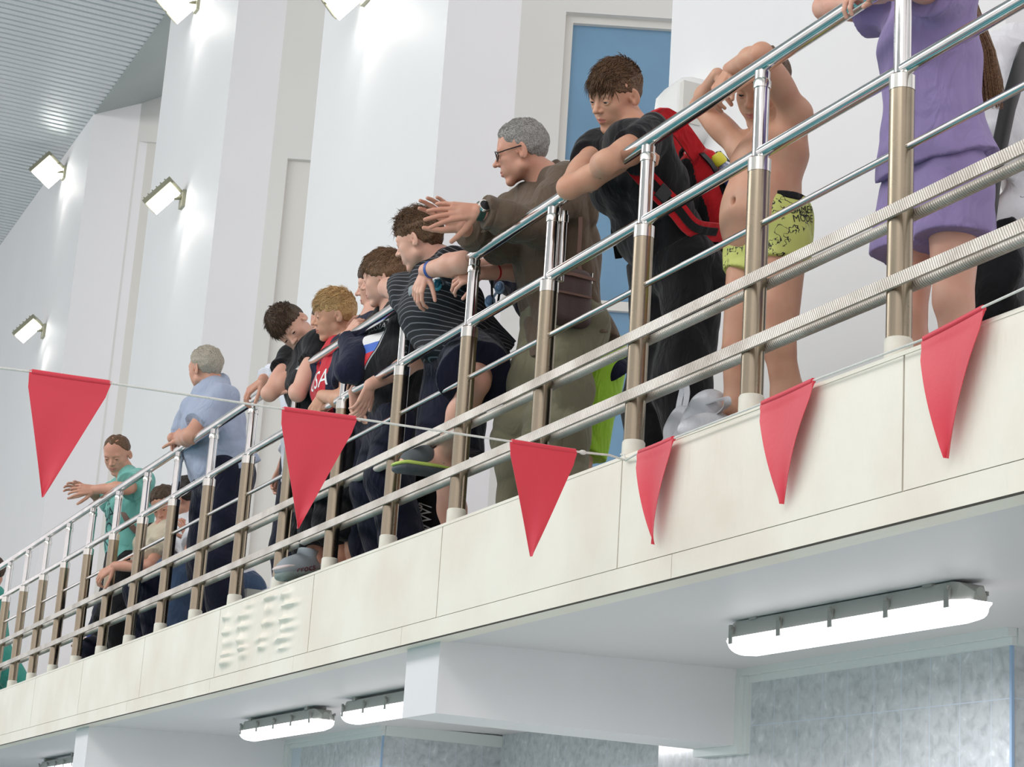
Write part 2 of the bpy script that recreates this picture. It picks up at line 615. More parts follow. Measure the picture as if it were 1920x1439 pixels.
# ---------------------------------------------------------------- pipe by the doorway under the balcony
b = MB(); b.tube([(-4.02, 1.75, -2.9), (-4.02, 1.75, -0.40)], 0.06, 20)
tag(b.build('drain_pipe', M['pipe'], origin=(-4.02, 1.75, -2.9)), 'cream vertical pipe against the tiled wall under the balcony beam', 'pipe')
b = MB(); b.tube([(-3.62, 1.72, -2.9), (-3.62, 1.72, -0.40)], 0.085, 22)
tag(b.build('drain_pipe', mat('white_pipe', (196, 196, 190), 0.4), origin=(-3.62, 1.72, -2.9)), 'wider white pipe beside the tiled pier below the balcony', 'pipe')

# ---------------------------------------------------------------- railing
rail = empty('railing', (0, 0, -0.02), 'long stainless steel balcony railing with posts and ribbed lower bars', 'railing')
XA, XB = -27.0, 2.9
b = MB(); b.tube([(XA, 0, 0.975), (XB, 0, 0.975)], 0.0225, 24); b.build('top_rail', M['chrome'], rail)
b = MB(); b.tube([(XA, 0, 0.715), (XB, 0, 0.715)], 0.0185, 24); b.build('middle_rail', M['chrome'], rail)
b = MB(); b.tube([(XA, 0, 0.508), (XB, 0, 0.508)], 0.0095, 16); b.build('thin_rail', M['chrome'], rail)
for z in (0.342, 0.164):
    b = MB(); b.box((XA, -0.0395, z - 0.0155), (XB, -0.031, z + 0.0155)); tag(b.build('flat_bar', M['flatbar'], rail, smooth=False), 'flat grey ribbed bar')
for z in (0.355, 0.178):
    b = MB(); b.tube([(XA, 0.045, z), (XB, 0.045, z)], 0.0145, 16); tag(b.build('rod', M['rod'], rail), 'round pale rope-textured bar')
sp = 0.6505
px0 = 0.0
mb_low = MB(); mb_low.tube([(0, 0, 0.03), (0, 0, 0.695)], 0.0305, 24)
mb_up = MB(); mb_up.tube([(0, 0, 0.695), (0, 0, 0.955)], 0.0215, 24)
mb_col = MB(); mb_col.tube([(0, 0, 0.66), (0, 0, 0.697), (0, 0, 0.703)], [0.0318, 0.0318, 0.026], 24)
mb_cap = MB(); mb_cap.tube([(0, 0, 0.905), (0, 0, 0.925), (0, 0, 0.93), (0, 0, 0.945)], [0.0245, 0.0252, 0.0225, 0.012], 24)
mb_foot = MB(); mb_foot.tube([(0, 0, -0.02), (0, 0, 0.03), (0, 0, 0.036)], [0.034, 0.034, 0.0305], 24)
first = None
for k in range(-4, 40):
    xx = px0 - k * sp
    if xx < XA + 0.1 or xx > XB:
        continue
    if first is None:
        po = mb_low.build('post', M['brushed'], rail)
        po.location = (xx, 0, 0.02)
        parts = [mb_up.build('upper_tube', M['chrome'], po), mb_col.build('collar', M['steelcap'], po),
                 mb_cap.build('cap_ring', M['steelcap'], po), mb_foot.build('foot_ring', M['ring'], po)]
        for q in parts:
            q.location = (0, 0, 0)
        tag(parts[3], 'white painted foot of the post')
        first = (po, parts)
    else:
        c = first[0].copy(); COL.objects.link(c); c.parent = rail; c.location = (xx, 0, 0.02)
        for q in first[1]:
            d = q.copy(); COL.objects.link(d); d.parent = c
b = MB(); b.tube([(-1.93, 0.030, 0.70), (-1.93, 0.030, 0.945)], 0.0105, 16); b.tube([(-1.93, 0.030, 0.905), (-1.93, 0.030, 0.93)], 0.014, 16)
b.build('stay_tube', M['chrome'], rail)

# ---------------------------------------------------------------- bunting over the pool
M['flag'] = mat('red_nylon', (222, 58, 76), 0.45, bump=(60, 0.05), sheen=0.2)
M['rope'] = mat('white_cord', (232, 232, 226), 0.7, bump=(300, 0.5))


def pennant(p0, p1, h, name_label, out, seed, tipshift=0.0, curl=0.0, kink=0.12):
    """triangular pennant hanging between rope points p0 and p1; out is the direction of its bulge"""
    rng = random.Random(seed)
    p0, p1, out = np.array(p0, float), np.array(p1, float), np.array(out, float)
    n, m_ = 16, 22
    down = np.array([0, 0, -1.0])
    ph = rng.uniform(0, 6)
    th = 0.0015
    vs = []
    for side in (0, 1):
        for j in range(m_ + 1):
            v = j / m_
            if v < kink:
                w = 1.0 - 0.06 * (v / kink)
            else:
                w = 0.94 * (1 - (v - kink) / (1 - kink)) + 0.012
            cx = 0.5 + tipshift * v
            for i in range(n + 1):
                u = i / n
                uu = cx + (u - 0.5) * w
                bend = 0.006 * math.sin(u * 5 + ph + v * 3) * v + curl * (u - 0.5) ** 2 * w * v * 2 + 0.01 * curl * math.sin(v * 7 + ph)
                q = p0 + (p1 - p0) * uu + down * (h * v) + out * (bend + th * side)
                if v < 0.055:
                    q = q + out * (0.005 if side else -0.004) * math.sin(math.pi * (v / 0.055))
                vs.append(q)
    W = n + 1
    N = W * (m_ + 1)
    fs = []
    for j in range(m_):
        for i in range(n):
            a = j * W + i
            fs.append((a, a + W, a + W + 1, a + 1))
            fs.append((N + a, N + a + 1, N + a + W + 1, N + a + W))
    for j in range(m_):
        for i in (0, n):
            a = j * W + i
            fs.append((a, N + a, N + a + W, a + W) if i else (a, a + W, N + a + W, N + a))
    for i in range(n):
        fs.append((i, i + 1, N + i + 1, N + i))
        a = m_ * W + i
        fs.append((a, N + a, N + a + 1, a + 1))
    b = MB(); b.add(vs, fs)
    o = b.build('pennant', M['flag'], origin=tuple((p0 + p1) / 2))
    tag(o, name_label, 'flag', 'red pennants on the cord')
    hm = MB(); dd = (p1 - p0) * 0.03
    hm.tube([p0 + dd - down * -0.004, p0 + (p1 - p0) * 0.5 + down * 0.0045, p1 - dd + down * 0.004], 0.0075, 10)
    hm.build('hem', M['flag'], o, origin=tuple(o.location))
    return o


XR = -1.215
rope1 = [(-1.262, -0.044, -0.035), (XR, -0.12, -0.040), (XR, -0.223, -0.046), (XR, -0.433, -0.049), (XR, -0.884, -0.058), (XR, -1.097, -0.066), (XR, -1.553, -0.074), (XR, -1.763, -0.079), (XR, -1.95, -0.088), (XR, -2.5, -0.10), (XR, -6, -0.12)]
b = MB(); b.tube(rope1, 0.0032, 8)
b.sphere((XR, -0.205, -0.045), (0.007, 0.012, 0.007), 10, 6)
b.tube([(-1.262, -0.044, -0.035), (-1.29, -0.036, -0.012), (-1.32, -0.03, -0.005)], 0.003, 8)
tag(b.build('rope', M['rope'], origin=(XR, -1, -0.05)), 'white cord strung out over the pool with three red pennants', 'rope')
pz = lambda y: float(np.interp(-y, [-p[1] for p in rope1], [p[2] for p in rope1]))
for (ya, yb, h, lab, sd) in ((-1.763, -1.553, 0.318, 'leftmost red pennant, hanging above the turquoise t-shirt', 1),
                             (-1.097, -0.884, 0.318, 'red pennant hanging in front of the posts below the navy and red jersey', 2),
                             (-0.433, -0.223, 0.318, 'red pennant hanging below the brown shirt and olive trousers', 3)):
    pennant((XR, ya, pz(ya) + 0.004), (XR, yb, pz(yb) + 0.004), h, lab, (1, 0, 0), sd, tipshift=-0.15 if sd < 3 else -0.08)
rope2 = [(-1.262, -0.044, -0.035), (-1.157, -0.058, -0.034), (-0.952, -0.058, -0.030), (-0.505, -0.058, -0.026), (-0.261, -0.058, -0.016), (0.173, -0.060, -0.018), (0.396, -0.062, 0.003), (0.6, -0.064, 0.012), (1.3, -0.07, 0.03), (2.8, -0.07, 0.05)]
b = MB(); b.tube(rope2, 0.003, 8)
tag(b.build('rope', M['rope'], origin=(0, -0.06, 0)), 'white cord lying along the top edge of the cream balcony front', 'rope')
qz = lambda x: float(np.interp(x, [p[0] for p in rope2], [p[2] for p in rope2]))
for (xa, xb, h, lab, sd, ts) in ((-1.157, -0.952, 0.285, 'red pennant on the balcony front below the clear plastic bag', 4, 0.05),
                                 (-0.505, -0.261, 0.285, 'red pennant on the balcony front below the yellow-green swim trunks', 5, -0.05),
                                 (0.173, 0.396, 0.30, 'red pennant on the balcony front below the lilac shorts', 6, -0.1)):
    pennant((xa, -0.058, qz(xa) + 0.004), (xb, -0.058, qz(xb) + 0.004), h, lab, (0, -1, 0), sd, tipshift=ts, curl=0.10, kink=0.16)

# ---------------------------------------------------------------- lamps under the balcony
M['lampbody'] = mat('grey_lamp_body', (176, 178, 172), 0.45)
M['clip'] = mat('lamp_clip', (150, 152, 146), 0.35)
M['tube'] = mat('lamp_diffuser', (252, 250, 255), 0.25, emit=1.9)


def tube_lamp(x0, y0, x1, y1, zt, lab):
    a, c = np.array([x0, y0, zt]), np.array([x1, y1, zt])
    d = (c - a); L = np.linalg.norm(d); d /= L
    s = np.cross((0, 0, 1), d)
    root = empty('fluorescent_lamp', tuple((a + c) / 2), lab, 'lamp', 'tube lamps under the balcony')
    def loft(stations, w_of, zs):
        pass
    # body: tapered tray
    b = MB()
    def hexsec(t, hw, zlo, zhi, taper):
        p = a + d * t
        return [p + s * (-hw * taper) + np.array([0, 0, zhi]), p + s * (-hw) + np.array([0, 0, zlo]), p + s * hw + np.array([0, 0, zlo]), p + s * (hw * taper) + np.array([0, 0, zhi])]
    secs = [hexsec(0.0, 0.022, -0.052, -0.030, 0.8), hexsec(0.035, 0.055, -0.052, -0.004, 0.72), hexsec(0.06, 0.060, -0.052, 0, 0.72),
            hexsec(L - 0.06, 0.060, -0.052, 0, 0.72), hexsec(L - 0.035, 0.055, -0.052, -0.004, 0.72), hexsec(L, 0.022, -0.052, -0.030, 0.8)]
    vs = [q for sc_ in secs for q in sc_]
    fs = [(i * 4 + k, i * 4 + (k + 1) % 4, i * 4 + 4 + (k + 1) % 4, i * 4 + 4 + k) for i in range(5) for k in range(4)] + [(3, 2, 1, 0), (20, 21, 22, 23)]
    b.add(vs, fs)
    b.tube([tuple(a + d * (L + 0.002) + np.array([0, 0, -0.03])), tuple(a + d * (L - 0.05) + np.array([0, 0, -0.03]))], 0.014, 12)
    b.build('lamp_body', M['lampbody'], root, smooth=False)
    # diffuser: rounded trough
    b = MB()
    rings = []
    for t, k in ((0.0, 0.3), (0.012, 0.62), (0.04, 0.9), (0.09, 1.0), (L - 0.09, 1.0), (L - 0.04, 0.9), (L - 0.012, 0.62), (L, 0.3)):
        p = a + d * t
        wk = 0.062 if 0.03 < t < L - 0.03 else 0.040
        rings.append([p + s * (wk * math.cos(q)) + np.array([0, 0, -0.052 - 0.052 * k * math.sin(q) ** 0.7]) for q in np.linspace(0, math.pi, 13)])
    nn = 13
    vs = [q for r in rings for q in r]
    fs = [(i * nn + k, i * nn + k + 1, (i + 1) * nn + k + 1, (i + 1) * nn + k) for i in range(len(rings) - 1) for k in range(nn - 1)]
    fs += [tuple(range(nn))[::-1], tuple((len(rings) - 1) * nn + k for k in range(nn))]
    b.add(vs, fs)
    b.build('diffuser', M['tube'], root)
    for k in range(5):
        t = 0.06 + (L - 0.12) * k / 4
        for sg in (1, -1):
            p = a + d * t + s * (0.060 * sg)
            q = MB(); q.obox(p + np.array([0, 0, -0.045]), d * 0.010, s * 0.004, np.array([0, 0, 0.026])); q.obox(p + d * 0.004 + np.array([0, 0, -0.020]) + s * sg * 0.005, d * 0.006, s * 0.004, np.array([0, 0, 0.006]))
            q.build('clip', M['clip'], root, smooth=False)
    # mounting tabs to the ceiling
    for t in (0.16, L - 0.16):
        b = MB()
        b.obox(a + d * t + np.array([0, 0, 0.012]), d * 0.02, s * 0.05, np.array([0, 0, 0.016]))
        b.build('bracket', M['clip'], root, smooth=False)
    l = bpy.data.lights.new('tube_light', 'AREA'); l.shape = 'RECTANGLE'; l.size = L * 0.9; l.size_y = 0.08; l.energy = 12; l.color = (1, 0.98, 1)
    lo = bpy.data.objects.new('tube_light', l); COL.objects.link(lo); lo.parent = root
    lo.location = (0, 0, -0.112)
    lo.rotation_euler = (0, 0, math.atan2(d[1], d[0]))
    return root


tube_lamp(-1.64, 0.575, -0.47, 0.600, -0.400, 'long lit tube lamp under the balcony above the tiled pier')
tube_lamp(-6.70, 0.590, -5.50, 0.600, -0.410, 'lit tube lamp under the balcony, first left of the white beam')
tube_lamp(-5.13, 0.590, -3.95, 0.600, -0.410, 'lit tube lamp partly hidden behind the white beam end')
tube_lamp(-11.80, 0.590, -10.6, 0.600, -0.420, 'lit tube lamp at the bottom left behind the far beam')

# ---------------------------------------------------------------- floodlights on the piers
M['floodbody'] = mat('floodlight_housing', (150, 148, 128), 0.4, 0.4)
M['floodface'] = mat('floodlight_face', (255, 255, 250), 0.3, emit=4)


def floodlight(at, out, down, heads, lab):
    """wall floodlight: bracket arm from the pier at point at; heads lit boxes looking down and outwards"""
    at = np.array(at, float)
    root = empty('floodlight', tuple(at), lab, 'lamp', 'floodlights on the white piers')
    b = MB(); b.box(at + np.array([-0.06, -0.03, -0.08]), at + np.array([0.06, 0.005, 0.08]))
    b.tube([at + np.array([0, -0.02, 0.02]), at + np.array([0, -0.10, 0.0])], 0.022, 10)
    b.build('bracket', M['floodbody'], root)
    nrm = np.array([0.65, 0.35, -0.67]); nrm /= np.linalg.norm(nrm)          # where the light looks: along the wall and down
    ax = np.array([0.41, 0.58, 0.70]); ax -= nrm * (ax @ nrm); ax /= np.linalg.norm(ax)
    sd = np.cross(nrm, ax)
    if sd[2] > 0:
        sd = -sd
    for k in range(heads):
        c = at + np.array([0, -0.20, -0.02]) + sd * (k - (heads - 1) / 2) * 0.19
        q = MB(); q.obox(c - nrm * 0.03, ax * 0.155, sd * 0.082, nrm * 0.03)
        for j in range(6):
            q.obox(c - nrm * 0.075 + ax * (j - 2.5) * 0.05, ax * 0.006, sd * 0.07, nrm * 0.018)
        q.obox(c + ax * 0.165 - nrm * 0.02, ax * 0.012, sd * 0.078, nrm * 0.045)
        q.build('housing', M['floodbody'], root, smooth=False)
        q = MB(); q.obox(c + nrm * 0.02, ax * 0.145, sd * 0.072, nrm * 0.022); q.build('light_face', M['floodface'], root, smooth=False)
    l = bpy.data.lights.new('flood_beam', 'SPOT'); l.energy = 5; l.color = (1, 0.96, 0.88); l.spot_size = math.radians(100); l.spot_blend = 0.55; l.shadow_soft_size = 0.10
    lo = bpy.data.objects.new('flood_beam', l); COL.objects.link(lo); lo.parent = root
    lo.location = (0.16, -0.22, -0.20)
    lo.rotation_euler = Vector((0.42, 0.22, -0.88)).to_track_quat('-Z', 'Y').to_euler()
    return root


floodlight(P(372, 8, 1, 1.5), None, None, 2, 'lit double floodlight at the top of the white pier under the ceiling')
floodlight(P(122, 325, 1, 1.5), None, None, 2, 'lit double floodlight on the far left pier where the ceiling meets it')
floodlight(P(345, 375, 1, 1.5), None, None, 1, 'lit single floodlight halfway up the second pier')
floodlight(P(84, 622, 1, 1.5), None, None, 1, 'lit single floodlight lowest on the far left pier')
floodlight(P(690, -12, 1, 1.5), None, None, 2, 'floodlight above the frame on the third pier, throwing light down')

# ---------------------------------------------------------------- white wall dispenser
M['disp'] = mat('white_abs_plastic', (232, 232, 230), 0.35)
dz = P(1300, 222, 1, 1.5)
root = empty('hand_dryer', (dz[0], 1.5, dz[2]), 'white rounded hand dryer on the pier behind the backpack', 'hand dryer')
b = MB()
prof = [(-0.15, 0.0), (-0.15, -0.10), (-0.11, -0.15), (0.11, -0.15), (0.15, -0.10), (0.15, 0.0)]
zz = [(-0.17, 0.55), (-0.165, 0.75), (-0.13, 0.95), (0.0, 1.0), (0.10, 0.95), (0.145, 0.75), (0.165, 0.45)]
vs = [(dz[0] + q[0] * s_, 1.5 + q[1] * s_, dz[2] + z_) for z_, s_ in zz for q in prof]
nn = len(prof)
fs = [(i * nn + k, i * nn + (k + 1) % nn, (i + 1) * nn + (k + 1) % nn, (i + 1) * nn + k) for i in range(len(zz) - 1) for k in range(nn)] + [tuple(range(nn))[::-1], tuple((len(zz) - 1) * nn + k for k in range(nn))]
b.add(vs, fs); b.build('shell', M['disp'], root, angle=50)
b = MB(); b.box((dz[0] + 0.118, 1.36, dz[2] - 0.10), (dz[0] + 0.152, 1.45, dz[2] + 0.10)); b.build('side_panel', M['winframe'], root, smooth=False)
b = MB(); b.sphere((dz[0] + 0.02, 1.348, dz[2] - 0.09), (0.012, 0.004, 0.01)); b.build('lock', M['clip'], root)
# ================================================================ people: smooth solid shapes meshed from distance fields
def V3(*a):
    return np.array(a, float)


def unit(v):
    v = np.array(v, float)
    return v / (np.linalg.norm(v) + 1e-12)


def round_bar(a, b, ra, rb, k=0.02, flat=None, cap_a=False, cap_b=False, fine=False, sub=False):
    """tapered bar; flat = (axis, factor): wider along axis by factor; cap_a / cap_b cut that end off flat"""
    return dict(t='bar', a=np.array(a, float), b=np.array(b, float), ra=ra, rb=rb, k=k, flat=flat, ca=cap_a, cb=cap_b, fine=fine, sub=sub)


def ellipsoid(c, r, R=None, k=0.02, fine=False, sub=False):
    return dict(t='ell', c=np.array(c, float), r=np.array(r, float), R=np.eye(3) if R is None else np.array(R, float), k=k, fine=fine, sub=sub)


def cut_plane(p, n):
    """removes the side n points to"""
    return dict(t='cut', p=np.array(p, float), n=unit(n))


def prim_box(p):
    if p['t'] == 'bar':
        s = max(1.0, p['flat'][1]) if p['flat'] else 1.0
        r = max(p['ra'], p['rb']) * s
        return np.minimum(p['a'], p['b']) - r, np.maximum(p['a'], p['b']) + r
    r = np.max(p['r'])
    return p['c'] - r, p['c'] + r


def field(prims, lo, hi, h, skip_fine=False):
    lo = np.array(lo, float)
    n = np.ceil((np.array(hi) - lo) / h).astype(int) + 1
    D = np.full(n, 0.05, np.float32)
    ax = [(lo[i] + h * np.arange(n[i])).astype(np.float32) for i in range(3)]
    for p in prims:
        if p.get('fine') and skip_fine:
            continue
        if p['t'] == 'cut':
            g = [(ax[i] - p['p'][i]) * p['n'][i] for i in range(3)]
            D = np.maximum(D, (g[0][:, None, None] + g[1][None, :, None] + g[2][None, None, :]).astype(np.float32))
            continue
        if p['t'] == 'fn':
            X, Y, Z = np.meshgrid(*ax, indexing='ij', sparse=True)
            D = p['f'](D, X, Y, Z).astype(np.float32)
            continue
        a, b = prim_box(p)
        m = p['k'] + 3 * h + 0.004
        i0 = np.maximum(np.floor((a - m - lo) / h).astype(int), 0)
        i1 = np.minimum(np.ceil((b + m - lo) / h).astype(int) + 1, n)
        if np.any(i1 <= i0):
            continue
        sl = tuple(slice(i0[i], i1[i]) for i in range(3))
        X, Y, Z = np.meshgrid(*[ax[i][sl[i]] for i in range(3)], indexing='ij', sparse=True)
        if p['t'] == 'bar':
            A, B = p['a'], p['b']
            if p['flat']:
                u, s = unit(p['flat'][0]), p['flat'][1]
                du = (X - A[0]) * u[0] + (Y - A[1]) * u[1] + (Z - A[2]) * u[2]
                q = du * np.float32(1 / s - 1)
                X_, Y_, Z_ = X - A[0] + q * u[0], Y - A[1] + q * u[1], Z - A[2] + q * u[2]
                BA = B - A
                BA = BA + u * (BA @ u) * (1 / s - 1)
            else:
                X_, Y_, Z_ = X - A[0], Y - A[1], Z - A[2]
                BA = B - A
            L2 = float(BA @ BA) + 1e-12
            t = (X_ * BA[0] + Y_ * BA[1] + Z_ * BA[2]) / L2
            tc = np.clip(t, 0, 1)
            d = np.sqrt((X_ - tc * BA[0]) ** 2 + (Y_ - tc * BA[1]) ** 2 + (Z_ - tc * BA[2]) ** 2) - (p['ra'] + (p['rb'] - p['ra']) * tc)
            L = math.sqrt(L2)
            if p['ca']:
                d = np.maximum(d, -t * L)
            if p['cb']:
                d = np.maximum(d, (t - 1) * L)
        else:
            R, c, r = p['R'], p['c'], p['r']
            x, y, z = X - c[0], Y - c[1], Z - c[2]
            l = [(x * R[0, i] + y * R[1, i] + z * R[2, i]) / r[i] for i in range(3)]
            k0 = np.sqrt(l[0] ** 2 + l[1] ** 2 + l[2] ** 2)
            k1 = np.sqrt((l[0] / r[0]) ** 2 + (l[1] / r[1]) ** 2 + (l[2] / r[2]) ** 2) + 1e-6
            d = k0 * (k0 - 1) / k1
        k = max(p['k'], 1e-4)
        W = D[sl]
        if p['sub']:
            q = np.clip(0.5 - 0.5 * (W + d) / k, 0, 1)
            D[sl] = W + (-d - W) * q + k * q * (1 - q)
        else:
            q = np.clip(0.5 + 0.5 * (W - d) / k, 0, 1)
            D[sl] = W + (d - W) * q - k * q * (1 - q)
    return D, lo


def surface(D, lo, h):
    """surface nets: vertices, quads"""
    S = D < 0
    n = np.array(S.shape)
    act = np.zeros(n - 1, bool)
    full = np.ones(n - 1, bool)
    for i in (0, 1):
        for j in (0, 1):
            for k in (0, 1):
                s = S[i:n[0] - 1 + i, j:n[1] - 1 + j, k:n[2] - 1 + k]
                act |= s
                full &= s
    act &= ~full
    idx = np.argwhere(act)
    if len(idx) == 0:
        return np.zeros((0, 3)), np.zeros((0, 4), int)
    num = np.full(n - 1, -1, np.int64)
    num[act] = np.arange(len(idx))
    acc = np.zeros((len(idx), 3))
    cnt = np.zeros(len(idx))
    cor = [(i, j, k) for i in (0, 1) for j in (0, 1) for k in (0, 1)]
    val = {c: D[idx[:, 0] + c[0], idx[:, 1] + c[1], idx[:, 2] + c[2]].astype(float) for c in cor}
    for c in cor:
        for a in range(3):
            if c[a] == 0:
                c2 = list(c); c2[a] = 1; c2 = tuple(c2)
                va, vb = val[c], val[c2]
                m = (va < 0) != (vb < 0)
                t = np.where(m, va / np.where(va - vb == 0, 1, va - vb), 0)
                p = np.tile(np.array(c, float), (len(idx), 1))
                p[:, a] += t
                acc[m] += p[m]
                cnt[m] += 1
    verts = (idx + acc / cnt[:, None]) * h + lo
    quads = []
    for a in range(3):
        o = [1, 1, 1]; o[a] = 0
        sl0 = tuple(slice(1, n[i] - 1) if i != a else slice(0, n[i] - 1) for i in range(3))
        sl1 = tuple(slice(1, n[i] - 1) if i != a else slice(1, n[i]) for i in range(3))
        s0, s1 = S[sl0], S[sl1]
        e = np.argwhere(s0 != s1)
        if len(e) == 0:
            continue
        flip = s0[e[:, 0], e[:, 1], e[:, 2]]
        base = e + np.array(o)
        b1, b2 = [(1, 2), (2, 0), (0, 1)][a]
        d1 = np.zeros(3, int); d1[b1] = 1
        d2 = np.zeros(3, int); d2[b2] = 1
        g = lambda q: num[q[:, 0], q[:, 1], q[:, 2]]
        q = np.stack([g(base - d1 - d2), g(base - d2), g(base), g(base - d1)], 1)
        q[~flip] = q[~flip][:, ::-1]
        quads.append(q)
    quads = np.concatenate(quads)
    quads = quads[(quads >= 0).all(1)]
    return verts, quads


def np_mesh(name, verts, quads, mats, mi=None, parent=None):
    me = bpy.data.meshes.new(name)
    nv, nf = len(verts), len(quads)
    me.vertices.add(nv)
    me.vertices.foreach_set('co', np.asarray(verts, np.float32).ravel())
    k = quads.shape[1]
    me.loops.add(nf * k)
    me.loops.foreach_set('vertex_index', np.asarray(quads, np.int32).ravel())
    me.polygons.add(nf)
    me.polygons.foreach_set('loop_start', np.arange(0, nf * k, k, dtype=np.int32))
    me.polygons.foreach_set('loop_total', np.full(nf, k, np.int32))
    for m_ in (mats if isinstance(mats, (list, tuple)) else [mats]):
        me.materials.append(m_)
    if mi is not None:
        me.polygons.foreach_set('material_index', np.asarray(mi, np.int32))
    me.polygons.foreach_set('use_smooth', np.ones(nf, bool))
    me.update(calc_edges=True)
    o = bpy.data.objects.new(name, me)
    COL.objects.link(o)
    if parent is not None:
        o.parent = parent
        o.location = -parent.location
    return o


def bounds(prims, pad=0.03):
    bb = [prim_box(p) for p in prims if p['t'] in ('bar', 'ell') and not p['sub']]
    return np.min([q[0] for q in bb], 0) - pad, np.max([q[1] for q in bb], 0) + pad


def solid(name, prims, h, m, parent, mi_fn=None):
    lo, hi = bounds(prims)
    D, lo = field(prims, lo, hi, h)
    v, q = surface(D, lo, h)
    mi = None
    if mi_fn is not None:
        mi = mi_fn(v[q].mean(1))
    return np_mesh(name, v, q, m, mi, parent)


def cloth_folds(amp, freq, seed, axis=None):
    """gentle folds pressed into a garment: warped waves"""
    r = np.random.RandomState(seed)
    terms = []
    for i in range(5):
        d = unit(r.normal(size=3)) if axis is None else unit(np.array(axis) + 0.55 * r.normal(size=3))
        terms.append((d * freq * r.uniform(0.6, 1.5), unit(r.normal(size=3)) * freq * 0.6, r.uniform(0, 6.3), r.uniform(0, 6.3)))

    def f(D, X, Y, Z):
        w = 0
        for d, e, p1, p2 in terms:
            w = w + np.abs(np.sin(0.5 * (X * d[0] + Y * d[1] + Z * d[2] + p1 + 1.8 * np.sin(X * e[0] + Y * e[1] + Z * e[2] + p2))))
        return D - amp * (w - 3.2) * 1.25
    return dict(t='fn', f=f)


# ---------------------------------------------------------------- skin, hair and cloth materials
def skin_mat(name, col, seed=0):
    m, nt, b = _new_mat(name)
    c = [((v / 255.0 + 0.055) / 1.055) ** 2.4 for v in col]
    b.inputs['Roughness'].default_value = 0.48
    b.inputs['Specular IOR Level'].default_value = 0.35
    b.inputs['Subsurface Weight'].default_value = 0.12
    b.inputs['Subsurface Radius'].default_value = (0.010, 0.004, 0.002)
    b.inputs['Subsurface Scale'].default_value = 1.0
    tc = nt.nodes.new('ShaderNodeTexCoord')
    n = nt.nodes.new('ShaderNodeTexNoise')
    n.inputs['Scale'].default_value = 14
    n.inputs['Detail'].default_value = 4
    nt.links.new(tc.outputs['Object'], n.inputs['Vector'])
    cr = nt.nodes.new('ShaderNodeValToRGB')
    cr.color_ramp.elements[0].position = 0.35
    cr.color_ramp.elements[0].color = [c[0] * 0.97, c[1] * 0.88, c[2] * 0.86, 1]
    cr.color_ramp.elements[1].position = 0.65
    cr.color_ramp.elements[1].color = [min(1, c[0] * 1.03), c[1] * 1.04, c[2] * 1.03, 1]
    nt.links.new(n.outputs[0], cr.inputs[0])
    nt.links.new(cr.outputs[0], b.inputs['Base Color'])
    return m


def hair_mat(name, col, col2):
    m, nt, b = _new_mat(name)
    b.inputs['Roughness'].default_value = 0.55
    b.inputs['Specular IOR Level'].default_value = 0.3
    tc = nt.nodes.new('ShaderNodeTexCoord')
    n = nt.nodes.new('ShaderNodeTexNoise')
    n.inputs['Scale'].default_value = 260
    n.inputs['Detail'].default_value = 3
    nt.links.new(tc.outputs['Object'], n.inputs['Vector'])
    cr = nt.nodes.new('ShaderNodeValToRGB')
    cr.color_ramp.elements[0].position = 0.35
    cr.color_ramp.elements[1].position = 0.68
    for e, q in zip(cr.color_ramp.elements, (col, col2)):
        e.color = [((v / 255.0 + 0.055) / 1.055) ** 2.4 if v > 10 else v / 255 / 12.92 for v in q] + [1]
    nt.links.new(n.outputs[0], cr.inputs[0])
    nt.links.new(cr.outputs[0], b.inputs['Base Color'])
    return m


def cloth(name, col, rough=0.85, scale=260, amount=0.08, sheen=0.15, var=0.06, crease=0.5):
    m = mat(name, col, rough, bump=(scale, amount), var=(9, var), spec=0.2, sheen=sheen)
    add_creases(m, crease)
    return m


def add_creases(m, amount):
    nt = m.node_tree
    b = nt.nodes['Principled BSDF']
    tc = nt.nodes.new('ShaderNodeTexCoord')
    mp = nt.nodes.new('ShaderNodeMapping')
    mp.inputs['Scale'].default_value = (1.0, 1.0, 0.55)
    mp.inputs['Rotation'].default_value = (0.5, 0.3, 0)
    nt.links.new(tc.outputs['Object'], mp.inputs[0])
    n = nt.nodes.new('ShaderNodeTexNoise')
    n.inputs['Scale'].default_value = 13
    n.inputs['Detail'].default_value = 2.5
    n.inputs['Distortion'].default_value = 1.2
    nt.links.new(mp.outputs[0], n.inputs['Vector'])
    bp = nt.nodes.new('ShaderNodeBump')
    bp.inputs['Strength'].default_value = amount
    bp.inputs['Distance'].default_value = 0.035
    nt.links.new(n.outputs[0], bp.inputs['Height'])
    l = b.inputs['Normal'].links
    if l:
        nt.links.new(l[0].from_socket, bp.inputs['Normal'])
    nt.links.new(bp.outputs[0], b.inputs['Normal'])


M['lip'] = skin_mat('lip_skin', (190, 122, 110))
M['eye'] = None


def eye_mat():
    """white eyeball with a dark iris facing the object's -Z ... chosen by object coordinates"""
    m, nt, b = _new_mat('eyeball')
    b.inputs['Roughness'].default_value = 0.15
    tc = nt.nodes.new('ShaderNodeTexCoord')
    sp = nt.nodes.new('ShaderNodeSeparateXYZ')
    nt.links.new(tc.outputs['Object'], sp.inputs[0])
    cr = nt.nodes.new('ShaderNodeValToRGB')
    cr.color_ramp.interpolation = 'CONSTANT'
    e = cr.color_ramp.elements
    e[0].position = 0.0
    e[0].color = (0.62, 0.57, 0.55, 1)
    e[1].position = 0.68
    e[1].color = (0.045, 0.028, 0.018, 1)
    x = e.new(0.93)
    x.color = (0.004, 0.004, 0.004, 1)
    nt.links.new(sp.outputs[1], cr.inputs[0])
    nt.links.new(cr.outputs[0], b.inputs['Base Color'])
    return m


M['eye'] = eye_mat()


